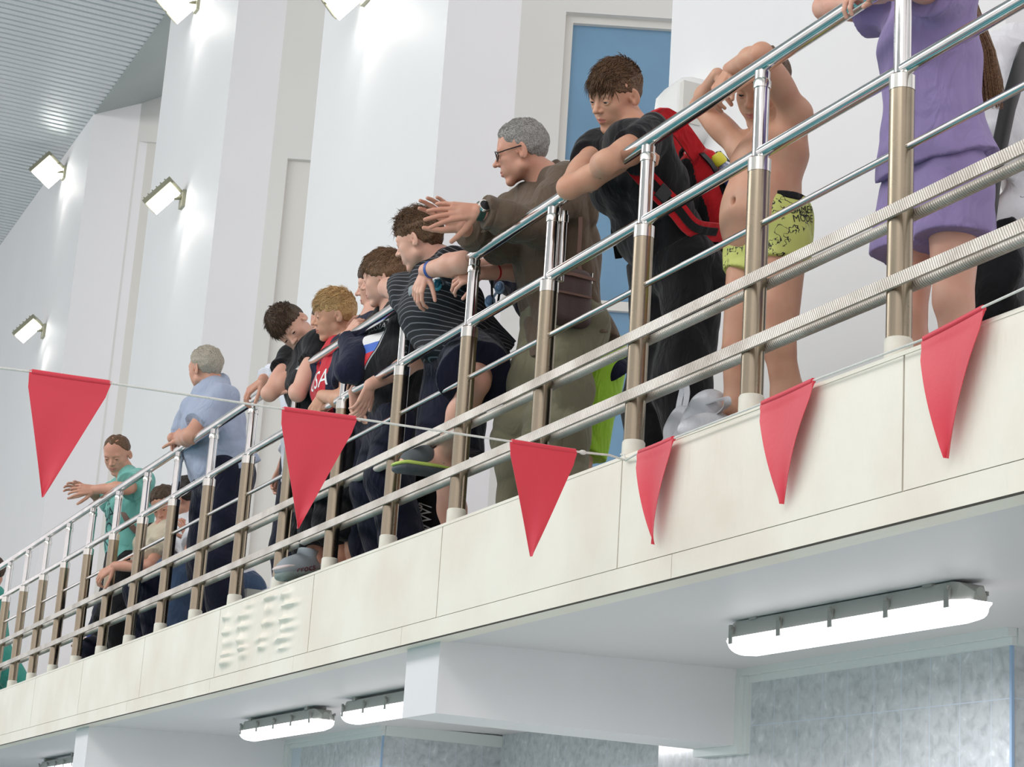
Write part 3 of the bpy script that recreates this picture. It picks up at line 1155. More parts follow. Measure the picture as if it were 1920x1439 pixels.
# ---------------------------------------------------------------- head
def head_prims(c, R, H, age=0.3, smile=0.0, ear=1.0):
    """R columns: right, forward, up; H chin to crown"""
    def W(x, y, z):
        return c + R @ (V3(x, y, z) * H)
    out = []

    def E(x, y, z, rx, ry, rz, k=0.03, fine=False, sub=False, Q=None):
        out.append(ellipsoid(W(x, y, z), V3(rx, ry, rz) * H, R if Q is None else R @ Q, k * H, fine, sub))

    def B(p, q, ra, rb, k=0.03, fine=False, sub=False, flat=None):
        out.append(round_bar(W(*p), W(*q), ra * H, rb * H, k * H, None if flat is None else (R @ V3(*flat[0]), flat[1]), fine=fine, sub=sub))
    jw = 0.19 + 0.035 * age
    E(0, -0.065, 0.135, 0.325, 0.405, 0.365, 0.05)
    E(0, 0.075, -0.07, 0.262, 0.285, 0.335, 0.10)
    for s in (1, -1):
        B((s * jw, 0.0, -0.25), (s * 0.07, 0.235, -0.425), 0.085, 0.055, 0.09)
        E(s * 0.165, 0.205, -0.095, 0.085, 0.085, 0.075, 0.08)
        E(s * 0.15, 0.16, -0.22, 0.095, 0.10, 0.11, 0.09)
    E(0, 0.255, -0.435, 0.075, 0.065, 0.055, 0.07)
    B((-0.15, 0.285, 0.075), (0.15, 0.285, 0.075), 0.045 + 0.01 * age, 0.045 + 0.01 * age, 0.07)
    E(0, 0.245, -0.255, 0.135, 0.115, 0.115, 0.08)
    # eye sockets, nose
    for s in (1, -1):
        E(s * 0.135, 0.385, 0.005, 0.085, 0.075, 0.055, 0.05, True, True)
    B((0, 0.325, 0.045), (0, 0.405 + 0.015 * age, -0.105), 0.026, 0.040, 0.035, True)
    E(0, 0.425 + 0.015 * age, -0.12, 0.040, 0.040, 0.036, 0.03, True)
    for s in (1, -1):
        E(s * 0.046, 0.365, -0.132, 0.034, 0.042, 0.030, 0.025, True)
        E(s * 0.024, 0.405, -0.160, 0.015, 0.018, 0.012, 0.012, True, True)
        # lids and their opening
        E(s * 0.135, 0.282, 0.0, 0.070, 0.070, 0.066, 0.018, True)
        E(s * 0.135, 0.345, -0.010, 0.054, 0.060, 0.0125 - 0.004 * smile, 0.008, True, True)
    # mouth
    B((-0.075, 0.325, -0.258 + 0.012 * smile), (0, 0.358, -0.252), 0.014, 0.023, 0.02, True)
    B((0.075, 0.325, -0.258 + 0.012 * smile), (0, 0.358, -0.252), 0.014, 0.023, 0.02, True)
    B((-0.065, 0.325, -0.290 + 0.012 * smile), (0, 0.350, -0.300), 0.014, 0.026, 0.02, True)
    B((0.065, 0.325, -0.290 + 0.012 * smile), (0, 0.350, -0.300), 0.014, 0.026, 0.02, True)
    w = 0.085 + 0.025 * smile
    B((-w, 0.340, -0.270 + 0.022 * smile), (0, 0.392, -0.277), 0.008, 0.010, 0.012, True, True)
    B((w, 0.340, -0.270 + 0.022 * smile), (0, 0.392, -0.277), 0.008, 0.010, 0.012, True, True)
    # ears
    for s in (1, -1):
        a = math.radians(28)
        Q = np.array([[math.cos(s * a), -math.sin(s * a), 0], [math.sin(s * a), math.cos(s * a), 0], [0, 0, 1.0]])
        b_ = math.radians(-12)
        Q = Q @ np.array([[1, 0, 0], [0, math.cos(b_), -math.sin(b_)], [0, math.sin(b_), math.cos(b_)]])
        E(s * 0.335, -0.065, -0.02, 0.025, 0.082 * ear, 0.130 * ear, 0.012, True, False, Q)
        E(s * 0.337, -0.045, -0.105, 0.022, 0.036, 0.040, 0.012, True)
        E(s * 0.366, -0.042, 0.020, 0.030, 0.050 * ear, 0.082 * ear, 0.008, True, True, Q)
        E(s * 0.352, -0.035, -0.025, 0.034, 0.030 * ear, 0.046 * ear, 0.008, True, True, Q)
        B((s * 0.340, 0.022, -0.01), (s * 0.335, 0.015, -0.05), 0.014, 0.014, 0.012, True)
    return out


def lip_region(c, R, H, smile=0.0):
    def f(cent):
        l = (cent - c) @ R / H
        zc = -0.275 + 0.018 * smile * np.abs(l[:, 0]) / 0.08
        return ((np.abs(l[:, 0]) / (0.088 + 0.02 * smile)) ** 2 + ((l[:, 2] - zc) / 0.036) ** 2 < 1) & (l[:, 1] > 0.30)
    return f


HAIRLINE_Y = [-0.50, -0.36, -0.18, -0.10, -0.02, 0.06, 0.12, 0.20, 0.30, 0.42]


def hair(parent, c, R, H, m, line, thick, strands, seed, tuft=0.06, comb=(0, 0.6, 0.3), top_long=1.0, fringe=0.0, rough=0.02, side=1.0, wr=0.0042, fade=0.07, mess=0.22):
    """cap of hair above a hairline (height per HAIRLINE_Y) with many tapered tufts combed along comb"""
    rng = np.random.RandomState(seed)

    def lf(D, X, Y, Z):
        x, y, z = X - c[0], Y - c[1], Z - c[2]
        l = [(x * R[0, i] + y * R[1, i] + z * R[2, i]) / H for i in range(3)]
        zl = np.interp(l[1], HAIRLINE_Y, line) + 0.012 * np.sin(l[0] * 55) + 0.01 * np.sin(l[1] * 70)
        d = (zl - l[2]) * H * 0.8
        D = D + thick * min(side, 1) * H * 0.7 * np.exp(-np.maximum(l[2] - zl, 0) / fade)
        bump = rough * H * 0.35 * (np.sin(l[0] * 31 + 2 * np.sin(l[2] * 17 + seed)) + np.sin(l[1] * 27 + 2 * np.sin(l[0] * 19)))
        return np.maximum(D + bump, d)
    tz = thick * np.array([side, 1.0, 1.0])
    pr = [ellipsoid(c + R @ (V3(0, -0.065, 0.135) * H), (V3(0.325, 0.405, 0.365) + tz * V3(1, 1, top_long)) * H, R, 0.01),
          ellipsoid(c + R @ (V3(0, 0.075, -0.07) * H), (V3(0.262, 0.285, 0.335) + tz * 0.7) * H, R, 0.03 * H), dict(t='fn', f=lf)]
    h = H * 0.0125
    lo, hi = bounds(pr)
    D, lo = field(pr, lo, hi, h)
    v, q = surface(D, lo, h)
    # tufts
    cen = v[q].mean(1)
    nrm = np.cross(v[q[:, 1]] - v[q[:, 0]], v[q[:, 3]] - v[q[:, 0]])
    nrm /= np.linalg.norm(nrm, axis=1)[:, None] + 1e-9
    loc = (cen - c) @ R / H
    rel = c + R @ (V3(0, -0.065, 0.1) * H)
    ok = np.argwhere(((cen - rel) * nrm).sum(1) > 0.2 * H)[:, 0]
    pick = rng.choice(ok, min(strands, len(ok)), replace=False)
    vs, fs = [v], [q]
    off = len(v)
    cb = np.array(comb, float)
    for i in pick:
        l = loc[i]
        n = nrm[i]
        topness = min(1, max(0.15, (l[2] - 0.05) / 0.35))
        # combing direction in head space, laid on the surface
        g = R @ unit(cb * V3(np.sign(l[0]) if abs(l[0]) > 0.03 else 0.2, 1, 1) + rng.normal(size=3) * mess)
        if l[2] < 0.25 and l[1] < 0.15:
            topness *= 0.55
        if l[2] < 0.25 and l[1] < 0.15:
            g = R @ unit(V3(0, -0.35, -1) + rng.normal(size=3) * 0.2)
        if fringe and l[1] > 0.22:
            g = R @ unit(V3(rng.normal() * 0.25, 0.35, -0.8) + rng.normal(size=3) * 0.12)
            topness = max(topness, fringe)
        t = g - n * (g @ n)
        t = unit(t + 1e-6)
        L = tuft * H * topness * rng.uniform(0.6, 1.35)
        lift = rng.uniform(0.05, 0.45)
        w = H * wr * rng.uniform(0.7, 1.5) * 1.6
        p0 = cen[i] - n * w * 0.5
        p1 = p0 + t * L * 0.5 + n * L * lift * 0.45
        p2 = p0 + t * L + n * L * lift * 0.45 - V3(0, 0, 1) * L * 0.1
        sdv = unit(np.cross(t, n))
        for p, ww in ((p0, w), (p1, w * 0.75)):
            vs.append(np.array([p + sdv * ww, p + n * ww * 0.7, p - sdv * ww, p - n * ww * 0.7]))
        vs.append(p2[None, :])
        o = off
        fs.append(np.array([[o, o + 1, o + 5, o + 4], [o + 1, o + 2, o + 6, o + 5], [o + 2, o + 3, o + 7, o + 6], [o + 3, o, o + 4, o + 7],
                            [o + 4, o + 5, o + 8, o + 8], [o + 5, o + 6, o + 8, o + 8], [o + 6, o + 7, o + 8, o + 8], [o + 7, o + 4, o + 8, o + 8]]))
        off += 9
    vs = np.concatenate(vs)
    fs = np.concatenate(fs)
    tri = fs[:, 2] == fs[:, 3]
    me = bpy.data.meshes.new('hair')
    faces4, faces3 = fs[~tri], fs[tri][:, :3]
    nv = len(vs)
    me.vertices.add(nv)
    me.vertices.foreach_set('co', vs.astype(np.float32).ravel())
    li = np.concatenate([faces4.ravel(), faces3.ravel()]).astype(np.int32)
    me.loops.add(len(li))
    me.loops.foreach_set('vertex_index', li)
    me.polygons.add(len(fs))
    st = np.concatenate([np.arange(len(faces4)) * 4, len(faces4) * 4 + np.arange(len(faces3)) * 3]).astype(np.int32)
    tt = np.concatenate([np.full(len(faces4), 4), np.full(len(faces3), 3)]).astype(np.int32)
    me.polygons.foreach_set('loop_start', st)
    me.polygons.foreach_set('loop_total', tt)
    me.polygons.foreach_set('use_smooth', np.ones(len(fs), bool))
    me.materials.append(m)
    me.update(calc_edges=True)
    o = bpy.data.objects.new('hair', me)
    COL.objects.link(o)
    o.parent = parent
    o.location = -parent.location
    return o


def face_parts(parent, c, R, H, brow_m, look=(0, 1, -0.2), brow=1.0):
    """eyeballs turned towards look (head space) and eyebrows"""
    for s in (1, -1):
        p = c + R @ (V3(s * 0.135, 0.285, 0.0) * H)
        mb = MB()
        mb.sphere((0, 0, 0), 1.0, 20, 14)
        e = mb.build('eye', M['eye'], None)
        e.parent = parent
        f = unit(R @ unit(look))
        u = unit(np.cross(np.cross(f, R[:, 2]), f))
        r = np.cross(f, u)
        q = np.eye(4)
        q[:3, 0], q[:3, 1], q[:3, 2] = r * 0.058 * H, f * 0.058 * H, u * 0.058 * H
        q[:3, 3] = p - np.array(parent.location)
        e.matrix_local = Matrix(q.tolist())
        mb = MB()
        pts = [c + R @ (V3(s * x, y, z) * H) for x, y, z in ((0.055, 0.335, 0.062), (0.10, 0.330, 0.082), (0.155, 0.305, 0.090), (0.205, 0.255, 0.070))]
        mb.tube(pts, [0.012 * H * brow, 0.016 * H * brow, 0.013 * H * brow, 0.005 * H], 8)
        mb.build('eyebrow', brow_m, parent)


# ---------------------------------------------------------------- hand
def hand_prims(w, d, n, L, left=True, curl=(0.3, 0.35, 0.4, 0.45), spread=0.10, thumb=(0.7, 0.3), tilt=None):
    """w wrist, d towards the knuckles, n where the palm faces, L hand length; curl per finger in radians per joint"""
    d = unit(d)
    n = unit(np.array(n, float) - d * (np.array(n, float) @ d))
    s = np.cross(d, n)                      # towards the thumb for a left hand seen with d forward, palm n
    if not left:
        s = -s
    w = np.array(w, float)
    out = []
    base = [(0.155, 0.50), (0.052, 0.53), (-0.050, 0.51), (-0.145, 0.46)]
    flen = (0.42, 0.47, 0.43, 0.34)
    for i, ((bs, bd), fl) in enumerate(zip(base, flen)):
        k = w + s * bs * L + d * bd * L
        out.append(round_bar(w + s * bs * 0.55 * L + d * 0.08 * L, k, 0.072 * L, 0.058 * L, 0.035 * L, (n, 0.92), fine=True))
        ang = spread * (1.5 - i) * 0.66
        dd = unit(d + s * ang)
        a = 0.0
        p = k
        r = 0.050 * L if i < 3 else 0.044 * L
        for j, fr in enumerate((0.44, 0.32, 0.26)):
            a += curl[i] * (0.9 if j == 0 else 1.15)
            v = dd * math.cos(a) + n * math.sin(a)
            q = p + v * fl * fr * L
            out.append(round_bar(p, q, r, r * 0.90, 0.010 * L, fine=True))
            p = q
            r *= 0.90
    # thumb
    t0 = w + s * 0.10 * L + d * 0.10 * L + n * 0.03 * L
    td = unit(d * 0.75 + s * thumb[0] + n * thumb[1])
    t1 = t0 + td * 0.27 * L
    td2 = unit(td + d * 0.35 + n * thumb[1] * 0.4)
    t2 = t1 + td2 * 0.20 * L
    td3 = unit(td2 + d * 0.2 + n * thumb[1] * 0.3)
    t3 = t2 + td3 * 0.15 * L
    out.append(round_bar(t0, t1, 0.080 * L, 0.060 * L, 0.04 * L, fine=True))
    out.append(round_bar(t1, t2, 0.058 * L, 0.052 * L, 0.012 * L, fine=True))
    out.append(round_bar(t2, t3, 0.052 * L, 0.042 * L, 0.01 * L, fine=True))
    # plain palm for the coarse mesh
    out.append(round_bar(w, w + d * 0.3 * L, 0.11 * L, 0.13 * L, 0.04 * L, (n, 0.6)))
    return out


# ---------------------------------------------------------------- body
def frame_from(fwd, up=(0, 0, 1), roll=0.0):
    f = unit(fwd)
    r = unit(np.cross(f, up))
    u = np.cross(r, f)
    a = math.radians(roll)
    r2 = r * math.cos(a) + u * math.sin(a)
    u2 = -r * math.sin(a) + u * math.cos(a)
    return np.stack([r2, f, u2], 1)


def body_prims(J, s, fat=1.0, arms=1.0, feet=True):
    """J joints in world space, s stature scale (1 = 1.75 m)"""
    lat = unit(J['sL'] - J['sR'])
    latp = unit(J['hL'] - J['hR'])
    pel = (J['hL'] + J['hR']) / 2
    nek = J['nek']
    che = (J['sL'] + J['sR']) / 2 * 0.72 + pel * 0.28
    wai = che * 0.42 + pel * 0.58
    if 'wai' in J:
        wai = J['wai']
    p = []
    f = fat
    sw = np.linalg.norm(J['sL'] - J['sR']) / 2
    hw = np.linalg.norm(J['hL'] - J['hR']) / 2
    p.append(round_bar(pel, wai, 0.108 * s * f, 0.094 * s * f, 0.025, (latp, 1.38)))
    p.append(round_bar(wai, che, 0.094 * s * f, 0.112 * s * f ** 0.6, 0.025, (lat, 1.38)))
    top = (J['sL'] + J['sR']) / 2
    p.append(round_bar(che, top * 0.7 + nek * 0.3, 0.108 * s * f ** 0.5, 0.062 * s, 0.025, (lat, 1.45)))
    for q in 'LR':
        S = J['s' + q]
        p.append(round_bar(che + (S - top) * 0.55, S, 0.070 * s, 0.054 * s, 0.025))
        p.append(round_bar(nek, S, 0.046 * s, 0.040 * s, 0.03))
        E, Wr = J['e' + q], J['w' + q]
        a = arms * s
        p.append(round_bar(S, E, 0.053 * a, 0.039 * a, 0.03))
        p.append(ellipsoid(S * 0.5 + E * 0.5, (0.043 * a, 0.043 * a, 0.085 * s), frame_axis(E - S), 0.03))
        p.append(round_bar(E, E * 0.65 + Wr * 0.35, 0.039 * a, 0.041 * a, 0.015))
        p.append(round_bar(E * 0.65 + Wr * 0.35, Wr, 0.041 * a, 0.027 * a, 0.02))
        Hh, K, A = J['h' + q], J['k' + q], J['a' + q]
        p.append(round_bar(Hh, K, 0.088 * s * f ** 0.7, 0.056 * s, 0.025))
        p.append(round_bar(K, K * 0.6 + A * 0.4, 0.052 * s, 0.057 * s, 0.02))
        p.append(round_bar(K * 0.6 + A * 0.4, A, 0.056 * s, 0.037 * s, 0.03))
        if feet:
            T = J['t' + q]
            hl = A + unit(A - T) * 0.035 * s - V3(0, 0, 0.045 * s)
            p.append(round_bar(hl, A + V3(0, 0, 0.0), 0.033 * s, 0.036 * s, 0.03))
            p.append(round_bar(A, T, 0.036 * s, 0.026 * s, 0.03))
            p.append(round_bar(hl, T, 0.032 * s, 0.026 * s, 0.03))
    p.append(round_bar(nek - (nek - che) * 0.12, J['hb'], 0.058 * s, 0.052 * s, 0.05))
    return p


def frame_axis(v):
    z = unit(v)
    x = unit(np.cross(z, V3(0.31, 0.95, 0.1)))
    return np.stack([x, np.cross(z, x), z], 1)


def shirt_prims(J, s, fat, ease=0.016, sleeve=0.6, hem=None, sleeve_w=1.35, flare=1.0, collar=0.0, belly=0.0, sleeve_end=None):
    """garment following the trunk; sleeve: share of the upper arm covered (over 1 reaches down the forearm)"""
    lat = unit(J['sL'] - J['sR'])
    latp = unit(J['hL'] - J['hR'])
    pel = (J['hL'] + J['hR']) / 2
    nek = J['nek']
    top = (J['sL'] + J['sR']) / 2
    che = top * 0.72 + pel * 0.28
    wai = J['wai'] if 'wai' in J else che * 0.42 + pel * 0.58
    ax = unit(wai - pel)
    hem_pt = pel - ax * (0.10 * s) if hem is None else hem
    p = []
    f = fat
    e = ease
    p.append(round_bar(hem_pt, wai, 0.112 * s * f * flare + e, 0.098 * s * f + e, 0.025, (latp, 1.40), cap_a=True))
    if belly:
        fw = unit(np.cross(latp, ax))
        p.append(ellipsoid((pel * 0.45 + wai * 0.55) + fw * 0.05, V3(0.15, 0.11, 0.14) * s * belly, np.stack([latp, fw, ax], 1), 0.06))
    p.append(round_bar(wai, che, 0.098 * s * f + e, 0.112 * s * f ** 0.6 + e, 0.025, (lat, 1.40)))
    p.append(round_bar(che, top * 0.75 + nek * 0.25, 0.108 * s * f ** 0.5 + e, 0.060 * s + e, 0.025, (lat, 1.47)))
    for q in 'LR':
        S, E, Wr = J['s' + q], J['e' + q], J['w' + q]
        p.append(round_bar(che + (S - top) * 0.55, S, 0.070 * s + e, 0.054 * s + e, 0.025))
        p.append(round_bar(nek, S, 0.046 * s + e * 0.6, 0.042 * s + e, 0.025))
        sl = sleeve if sleeve_end is None or q not in sleeve_end else sleeve_end[q]
        r0 = 0.053 * s + e
        if sl <= 1.0:
            en = S + (E - S) * sl
            p.append(round_bar(S, en, r0, 0.047 * s * sleeve_w ** 0.5 + e, 0.03, cap_b=True))
        else:
            p.append(round_bar(S, E, r0, 0.043 * s + e, 0.03))
            en = E + (Wr - E) * (sl - 1)
            p.append(round_bar(E, en, 0.043 * s + e, 0.033 * s * sleeve_w ** 0.5 + e, 0.02, cap_b=True))
    if collar:
        p.append(round_bar(nek, nek + (J['hb'] - nek) * collar, 0.060 * s + e, 0.058 * s + e * 0.8, 0.02, cap_b=True))
    return p


def trouser_prims(J, s, fat, ease=0.014, length=1.0, width=1.0, waist=None, loose=0.0):
    """length 1 = to the ankle, 0.5 = to the knee"""
    latp = unit(J['hL'] - J['hR'])
    pel = (J['hL'] + J['hR']) / 2
    top = (J['sL'] + J['sR']) / 2
    che = top * 0.72 + pel * 0.28
    wai = J['wai'] if 'wai' in J else che * 0.42 + pel * 0.58
    p = [round_bar(pel, pel + (wai - pel) * 0.55, 0.110 * s * fat + ease, 0.100 * s * fat + ease, 0.025, (latp, 1.38), cap_b=True)]
    for q in 'LR':
        Hh, K, A = J['h' + q], J['k' + q], J['a' + q]
        rh, rk, ra = 0.092 * s * fat ** 0.7 + ease, 0.060 * s * width + ease, 0.050 * s * width + ease
        if length <= 0.5:
            en = Hh + (K - Hh) * length * 2
            p.append(round_bar(Hh, en, rh, rh + (rk - rh) * length * 2 + loose, 0.03, cap_b=True))
        else:
            p.append(round_bar(Hh, K, rh, rk, 0.03))
            en = K + (A - K) * (length - 0.5) * 2
            p.append(round_bar(K, en, rk, ra + loose, 0.03, cap_b=True))
    return p


def make_body(parent, prims, skin, H, hc, HR, hands, h=0.006, hf=0.0026, smile=0.0):
    """one continuous skin mesh: coarse trunk and limbs, finer head and hands"""
    balls = []
    if hc is not None:
        balls.append((hc - HR[:, 2] * 0.03 * H, 0.66 * H))
    for (w, d, L) in hands:
        balls.append((w + unit(d) * 0.45 * L, 0.68 * L))
    lo, hi = bounds(prims)
    D, lo = field(prims, lo, hi, h, skip_fine=True)
    v, q = surface(D, lo, h)
    cen = v[q].mean(1)
    keep = np.ones(len(q), bool)
    for c, r in balls:
        keep &= np.linalg.norm(cen - c, axis=1) > r - 0.006
    VS, QS, MI = [v], [q[keep]], [np.zeros(keep.sum(), int)]
    off = len(v)
    for i, (c, r) in enumerate(balls):
        hh = hf * (1.0 if i == 0 and hc is not None else 0.9)
        D, l0 = field(prims, c - r - 0.01, c + r + 0.01, hh)
        v, q = surface(D, l0, hh)
        if not len(q):
            continue
        cen = v[q].mean(1)
        k = np.linalg.norm(cen - c, axis=1) < r
        for j in range(i):
            k &= np.linalg.norm(cen - balls[j][0], axis=1) > balls[j][1] - 0.004
        q = q[k]
        mi = np.zeros(len(q), int)
        if i == 0 and hc is not None:
            mi = lip_region(hc, HR, H, smile)(cen[k]).astype(int)
        VS.append(v)
        QS.append(q + off)
        MI.append(mi)
        off += len(v)
    v, q, mi = np.concatenate(VS), np.concatenate(QS), np.concatenate(MI)
    used = np.zeros(len(v), bool)
    used[q.ravel()] = True
    remap = np.cumsum(used) - 1
    return np_mesh('body', v[used], remap[q], [skin, M['lip']], mi, parent)
# ---------------------------------------------------------------- posing
def ray(px, py):
    return unit(RM.T @ np.array([(px - 960) / F_PX, (py - 719.5) / F_PX, 1.0]))


def reach(px, py, frm, L, side):
    """point seen at a pixel, at distance L from joint frm: side 'n' nearer, 'f' farther along the line of sight"""
    d = ray(px, py)
    t0 = (frm - CAM) @ d
    q = CAM + d * t0
    e2 = L * L - (q - frm) @ (q - frm)
    if e2 <= 0:
        return frm + unit(q - frm) * L
    return q + d * (-math.sqrt(e2) if side == 'n' else math.sqrt(e2))


def two_bone(a, c, l1, l2, bend):
    v = c - a
    d = np.linalg.norm(v)
    u = v / d
    if d >= l1 + l2:
        return a + v * l1 / (l1 + l2)
    x = (l1 * l1 - l2 * l2 + d * d) / (2 * d)
    hgt = math.sqrt(max(0, l1 * l1 - x * x))
    b = np.array(bend, float)
    b = unit(b - u * (b @ u))
    return a + u * x + b * hgt


def cam_dir(r, d, t):
    """direction given as seen in the view: r right, d down, t towards the viewer"""
    return unit(r * RM[0] + d * RM[1] - t * RM[2])


def head_frame(fcam, upimg):
    f = cam_dir(*fcam)
    u = upimg[0] * RM[0] + upimg[1] * RM[1]
    u = unit(u - f * (u @ f))
    return np.stack([np.cross(f, u), f, u], 1)


DEBUG = False


def pose(X0, s, px, legs, lens=None):
    """px: joint -> (px, py, dx) point in the plane x = X0 + dx; (px, py, 'n'|'f') chained by limb length; ('o', joint, (dx, dy, dz)) offset"""
    L = dict(e=0.285 * s, w=0.245 * s, k=0.43 * s, a=0.42 * s)
    if lens:
        L.update(lens)
    prev = dict(e='s', w='e', k='h', a='k')
    J = {}
    for n, v in px.items():
        if v[0] == 'o':
            J[n] = J[v[1]] + np.array(v[2], float)
        elif v[0] == 'y':
            J[n] = P(v[1], v[2], 1, v[3])
        elif v[0] == 'w':
            J[n] = np.array(v[1], float)
        elif isinstance(v[2], str):
            J[n] = reach(v[0], v[1], J[prev[n[0]] + n[1]], L[n[0]], v[2])
        else:
            J[n] = P(v[0], v[1], 0, X0 + v[2])
    for q in 'LR':
        if 'a' + q not in J and q not in legs:
            continue
        if 'a' + q not in J:
            dx, y = legs[q][:2]
            J['a' + q] = V3(X0 + dx, y, FLOOR + 0.085 * s)
        if 'k' + q not in J:
            dist = np.linalg.norm(J['h' + q] - J['a' + q])
            if q in legs or 'stand' in legs:
                g = dist * 1.008 / (L['k'] + L['a'])
                L['k'], L['a'] = L['k'] * g, L['a'] * g
            J['k' + q] = two_bone(J['h' + q], J['a' + q], L['k'], L['a'], (0.05, -1, 0.1))
        if 't' + q not in J:
            t = J['a' + q] + V3(0.02 if q == 'L' else -0.02, -0.17 * s, -0.052 * s)
            J['t' + q] = t
    if DEBUG:
        print({k: v.round(2).tolist() for k, v in J.items()})
    return J


def person(label, X0, y0, group=None):
    return empty('person', (X0, y0, FLOOR), label, 'person', group)


SHOE = {}


def shoes(root, J, s, m, name='shoe', sides='LR'):
    for q in sides:
        A, T = J['a' + q], J['t' + q]
        f = unit(V3(*(T - A)[:2], 0))
        hl = A - f * 0.05 * s - V3(0, 0, 0.045 * s)
        tt = T + f * 0.03 * s - V3(0, 0, 0.002)
        pr = [round_bar(hl, tt, 0.042 * s, 0.036 * s, 0.03), round_bar(hl + V3(0, 0, 0.04 * s), A * 0.3 + T * 0.7, 0.042 * s, 0.030 * s, 0.03),
              cut_plane((0, 0, FLOOR + 0.004), (0, 0, -1))]
        solid(name, pr, 0.006, m, root)


def stripes_mat(name, base, line, pitch, width, axis):
    m, nt, b = _new_mat(name)
    b.inputs['Roughness'].default_value = 0.85
    tc = nt.nodes.new('ShaderNodeTexCoord')
    dp = nt.nodes.new('ShaderNodeVectorMath')
    dp.operation = 'DOT_PRODUCT'
    dp.inputs[1].default_value = axis
    nt.links.new(tc.outputs['Object'], dp.inputs[0])
    nz = nt.nodes.new('ShaderNodeTexNoise')
    nz.inputs['Scale'].default_value = 5
    nt.links.new(tc.outputs['Object'], nz.inputs['Vector'])
    a = nt.nodes.new('ShaderNodeMath'); a.operation = 'MULTIPLY_ADD'; a.inputs[1].default_value = 0.02; nt.links.new(nz.outputs[0], a.inputs[0]); nt.links.new(dp.outputs['Value'], a.inputs[2])
    ad = nt.nodes.new('ShaderNodeMath'); ad.operation = 'ADD'; ad.inputs[1].default_value = 100; nt.links.new(a.outputs[0], ad.inputs[0])
    md = nt.nodes.new('ShaderNodeMath'); md.operation = 'MODULO'; md.inputs[1].default_value = pitch; nt.links.new(ad.outputs[0], md.inputs[0])
    lt = nt.nodes.new('ShaderNodeMath'); lt.operation = 'LESS_THAN'; lt.inputs[1].default_value = width; nt.links.new(md.outputs[0], lt.inputs[0])
    mx = nt.nodes.new('ShaderNodeMix'); mx.data_type = 'RGBA'; nt.links.new(lt.outputs[0], mx.inputs[0])
    for i, q in ((6, base), (7, line)):
        mx.inputs[i].default_value = [((v / 255.0 + 0.055) / 1.055) ** 2.4 if v > 10 else v / 255 / 12.92 for v in q] + [1]
    nt.links.new(mx.outputs[2], b.inputs['Base Color'])
    return m


def doodle_mat():
    """yellow-green swim fabric with thin black doodle lines"""
    m, nt, b = _new_mat('doodle_swim_fabric')
    b.inputs['Roughness'].default_value = 0.6
    tc = nt.nodes.new('ShaderNodeTexCoord')
    out = None
    for sc_, lv, wd in ((26, 0.50, 0.014), (34, 0.42, 0.013), (19, 0.60, 0.010)):
        n = nt.nodes.new('ShaderNodeTexNoise')
        n.inputs['Scale'].default_value = sc_
        n.inputs['Detail'].default_value = 2.5
        mp = nt.nodes.new('ShaderNodeMapping'); mp.inputs['Location'].default_value = (sc_, lv * 7, 1); nt.links.new(tc.outputs['Object'], mp.inputs[0]); nt.links.new(mp.outputs[0], n.inputs['Vector'])
        s = nt.nodes.new('ShaderNodeMath'); s.operation = 'SUBTRACT'; s.inputs[1].default_value = lv; nt.links.new(n.outputs[0], s.inputs[0])
        a = nt.nodes.new('ShaderNodeMath'); a.operation = 'ABSOLUTE'; nt.links.new(s.outputs[0], a.inputs[0])
        l = nt.nodes.new('ShaderNodeMath'); l.operation = 'LESS_THAN'; l.inputs[1].default_value = wd; nt.links.new(a.outputs[0], l.inputs[0])
        k = nt.nodes.new('ShaderNodeTexNoise'); k.inputs['Scale'].default_value = sc_ * 0.55; nt.links.new(mp.outputs[0], k.inputs['Vector'])
        g = nt.nodes.new('ShaderNodeMath'); g.operation = 'GREATER_THAN'; g.inputs[1].default_value = 0.52; nt.links.new(k.outputs[0], g.inputs[0])
        mu = nt.nodes.new('ShaderNodeMath'); mu.operation = 'MULTIPLY'; nt.links.new(l.outputs[0], mu.inputs[0]); nt.links.new(g.outputs[0], mu.inputs[1])
        if out is None:
            out = mu
        else:
            x = nt.nodes.new('ShaderNodeMath'); x.operation = 'MAXIMUM'; nt.links.new(out.outputs[0], x.inputs[0]); nt.links.new(mu.outputs[0], x.inputs[1]); out = x
    mx = nt.nodes.new('ShaderNodeMix'); mx.data_type = 'RGBA'; nt.links.new(out.outputs[0], mx.inputs[0])
    mx.inputs[6].default_value = (0.62, 0.66, 0.18, 1)
    mx.inputs[7].default_value = (0.02, 0.02, 0.015, 1)
    nt.links.new(mx.outputs[2], b.inputs['Base Color'])
    return m


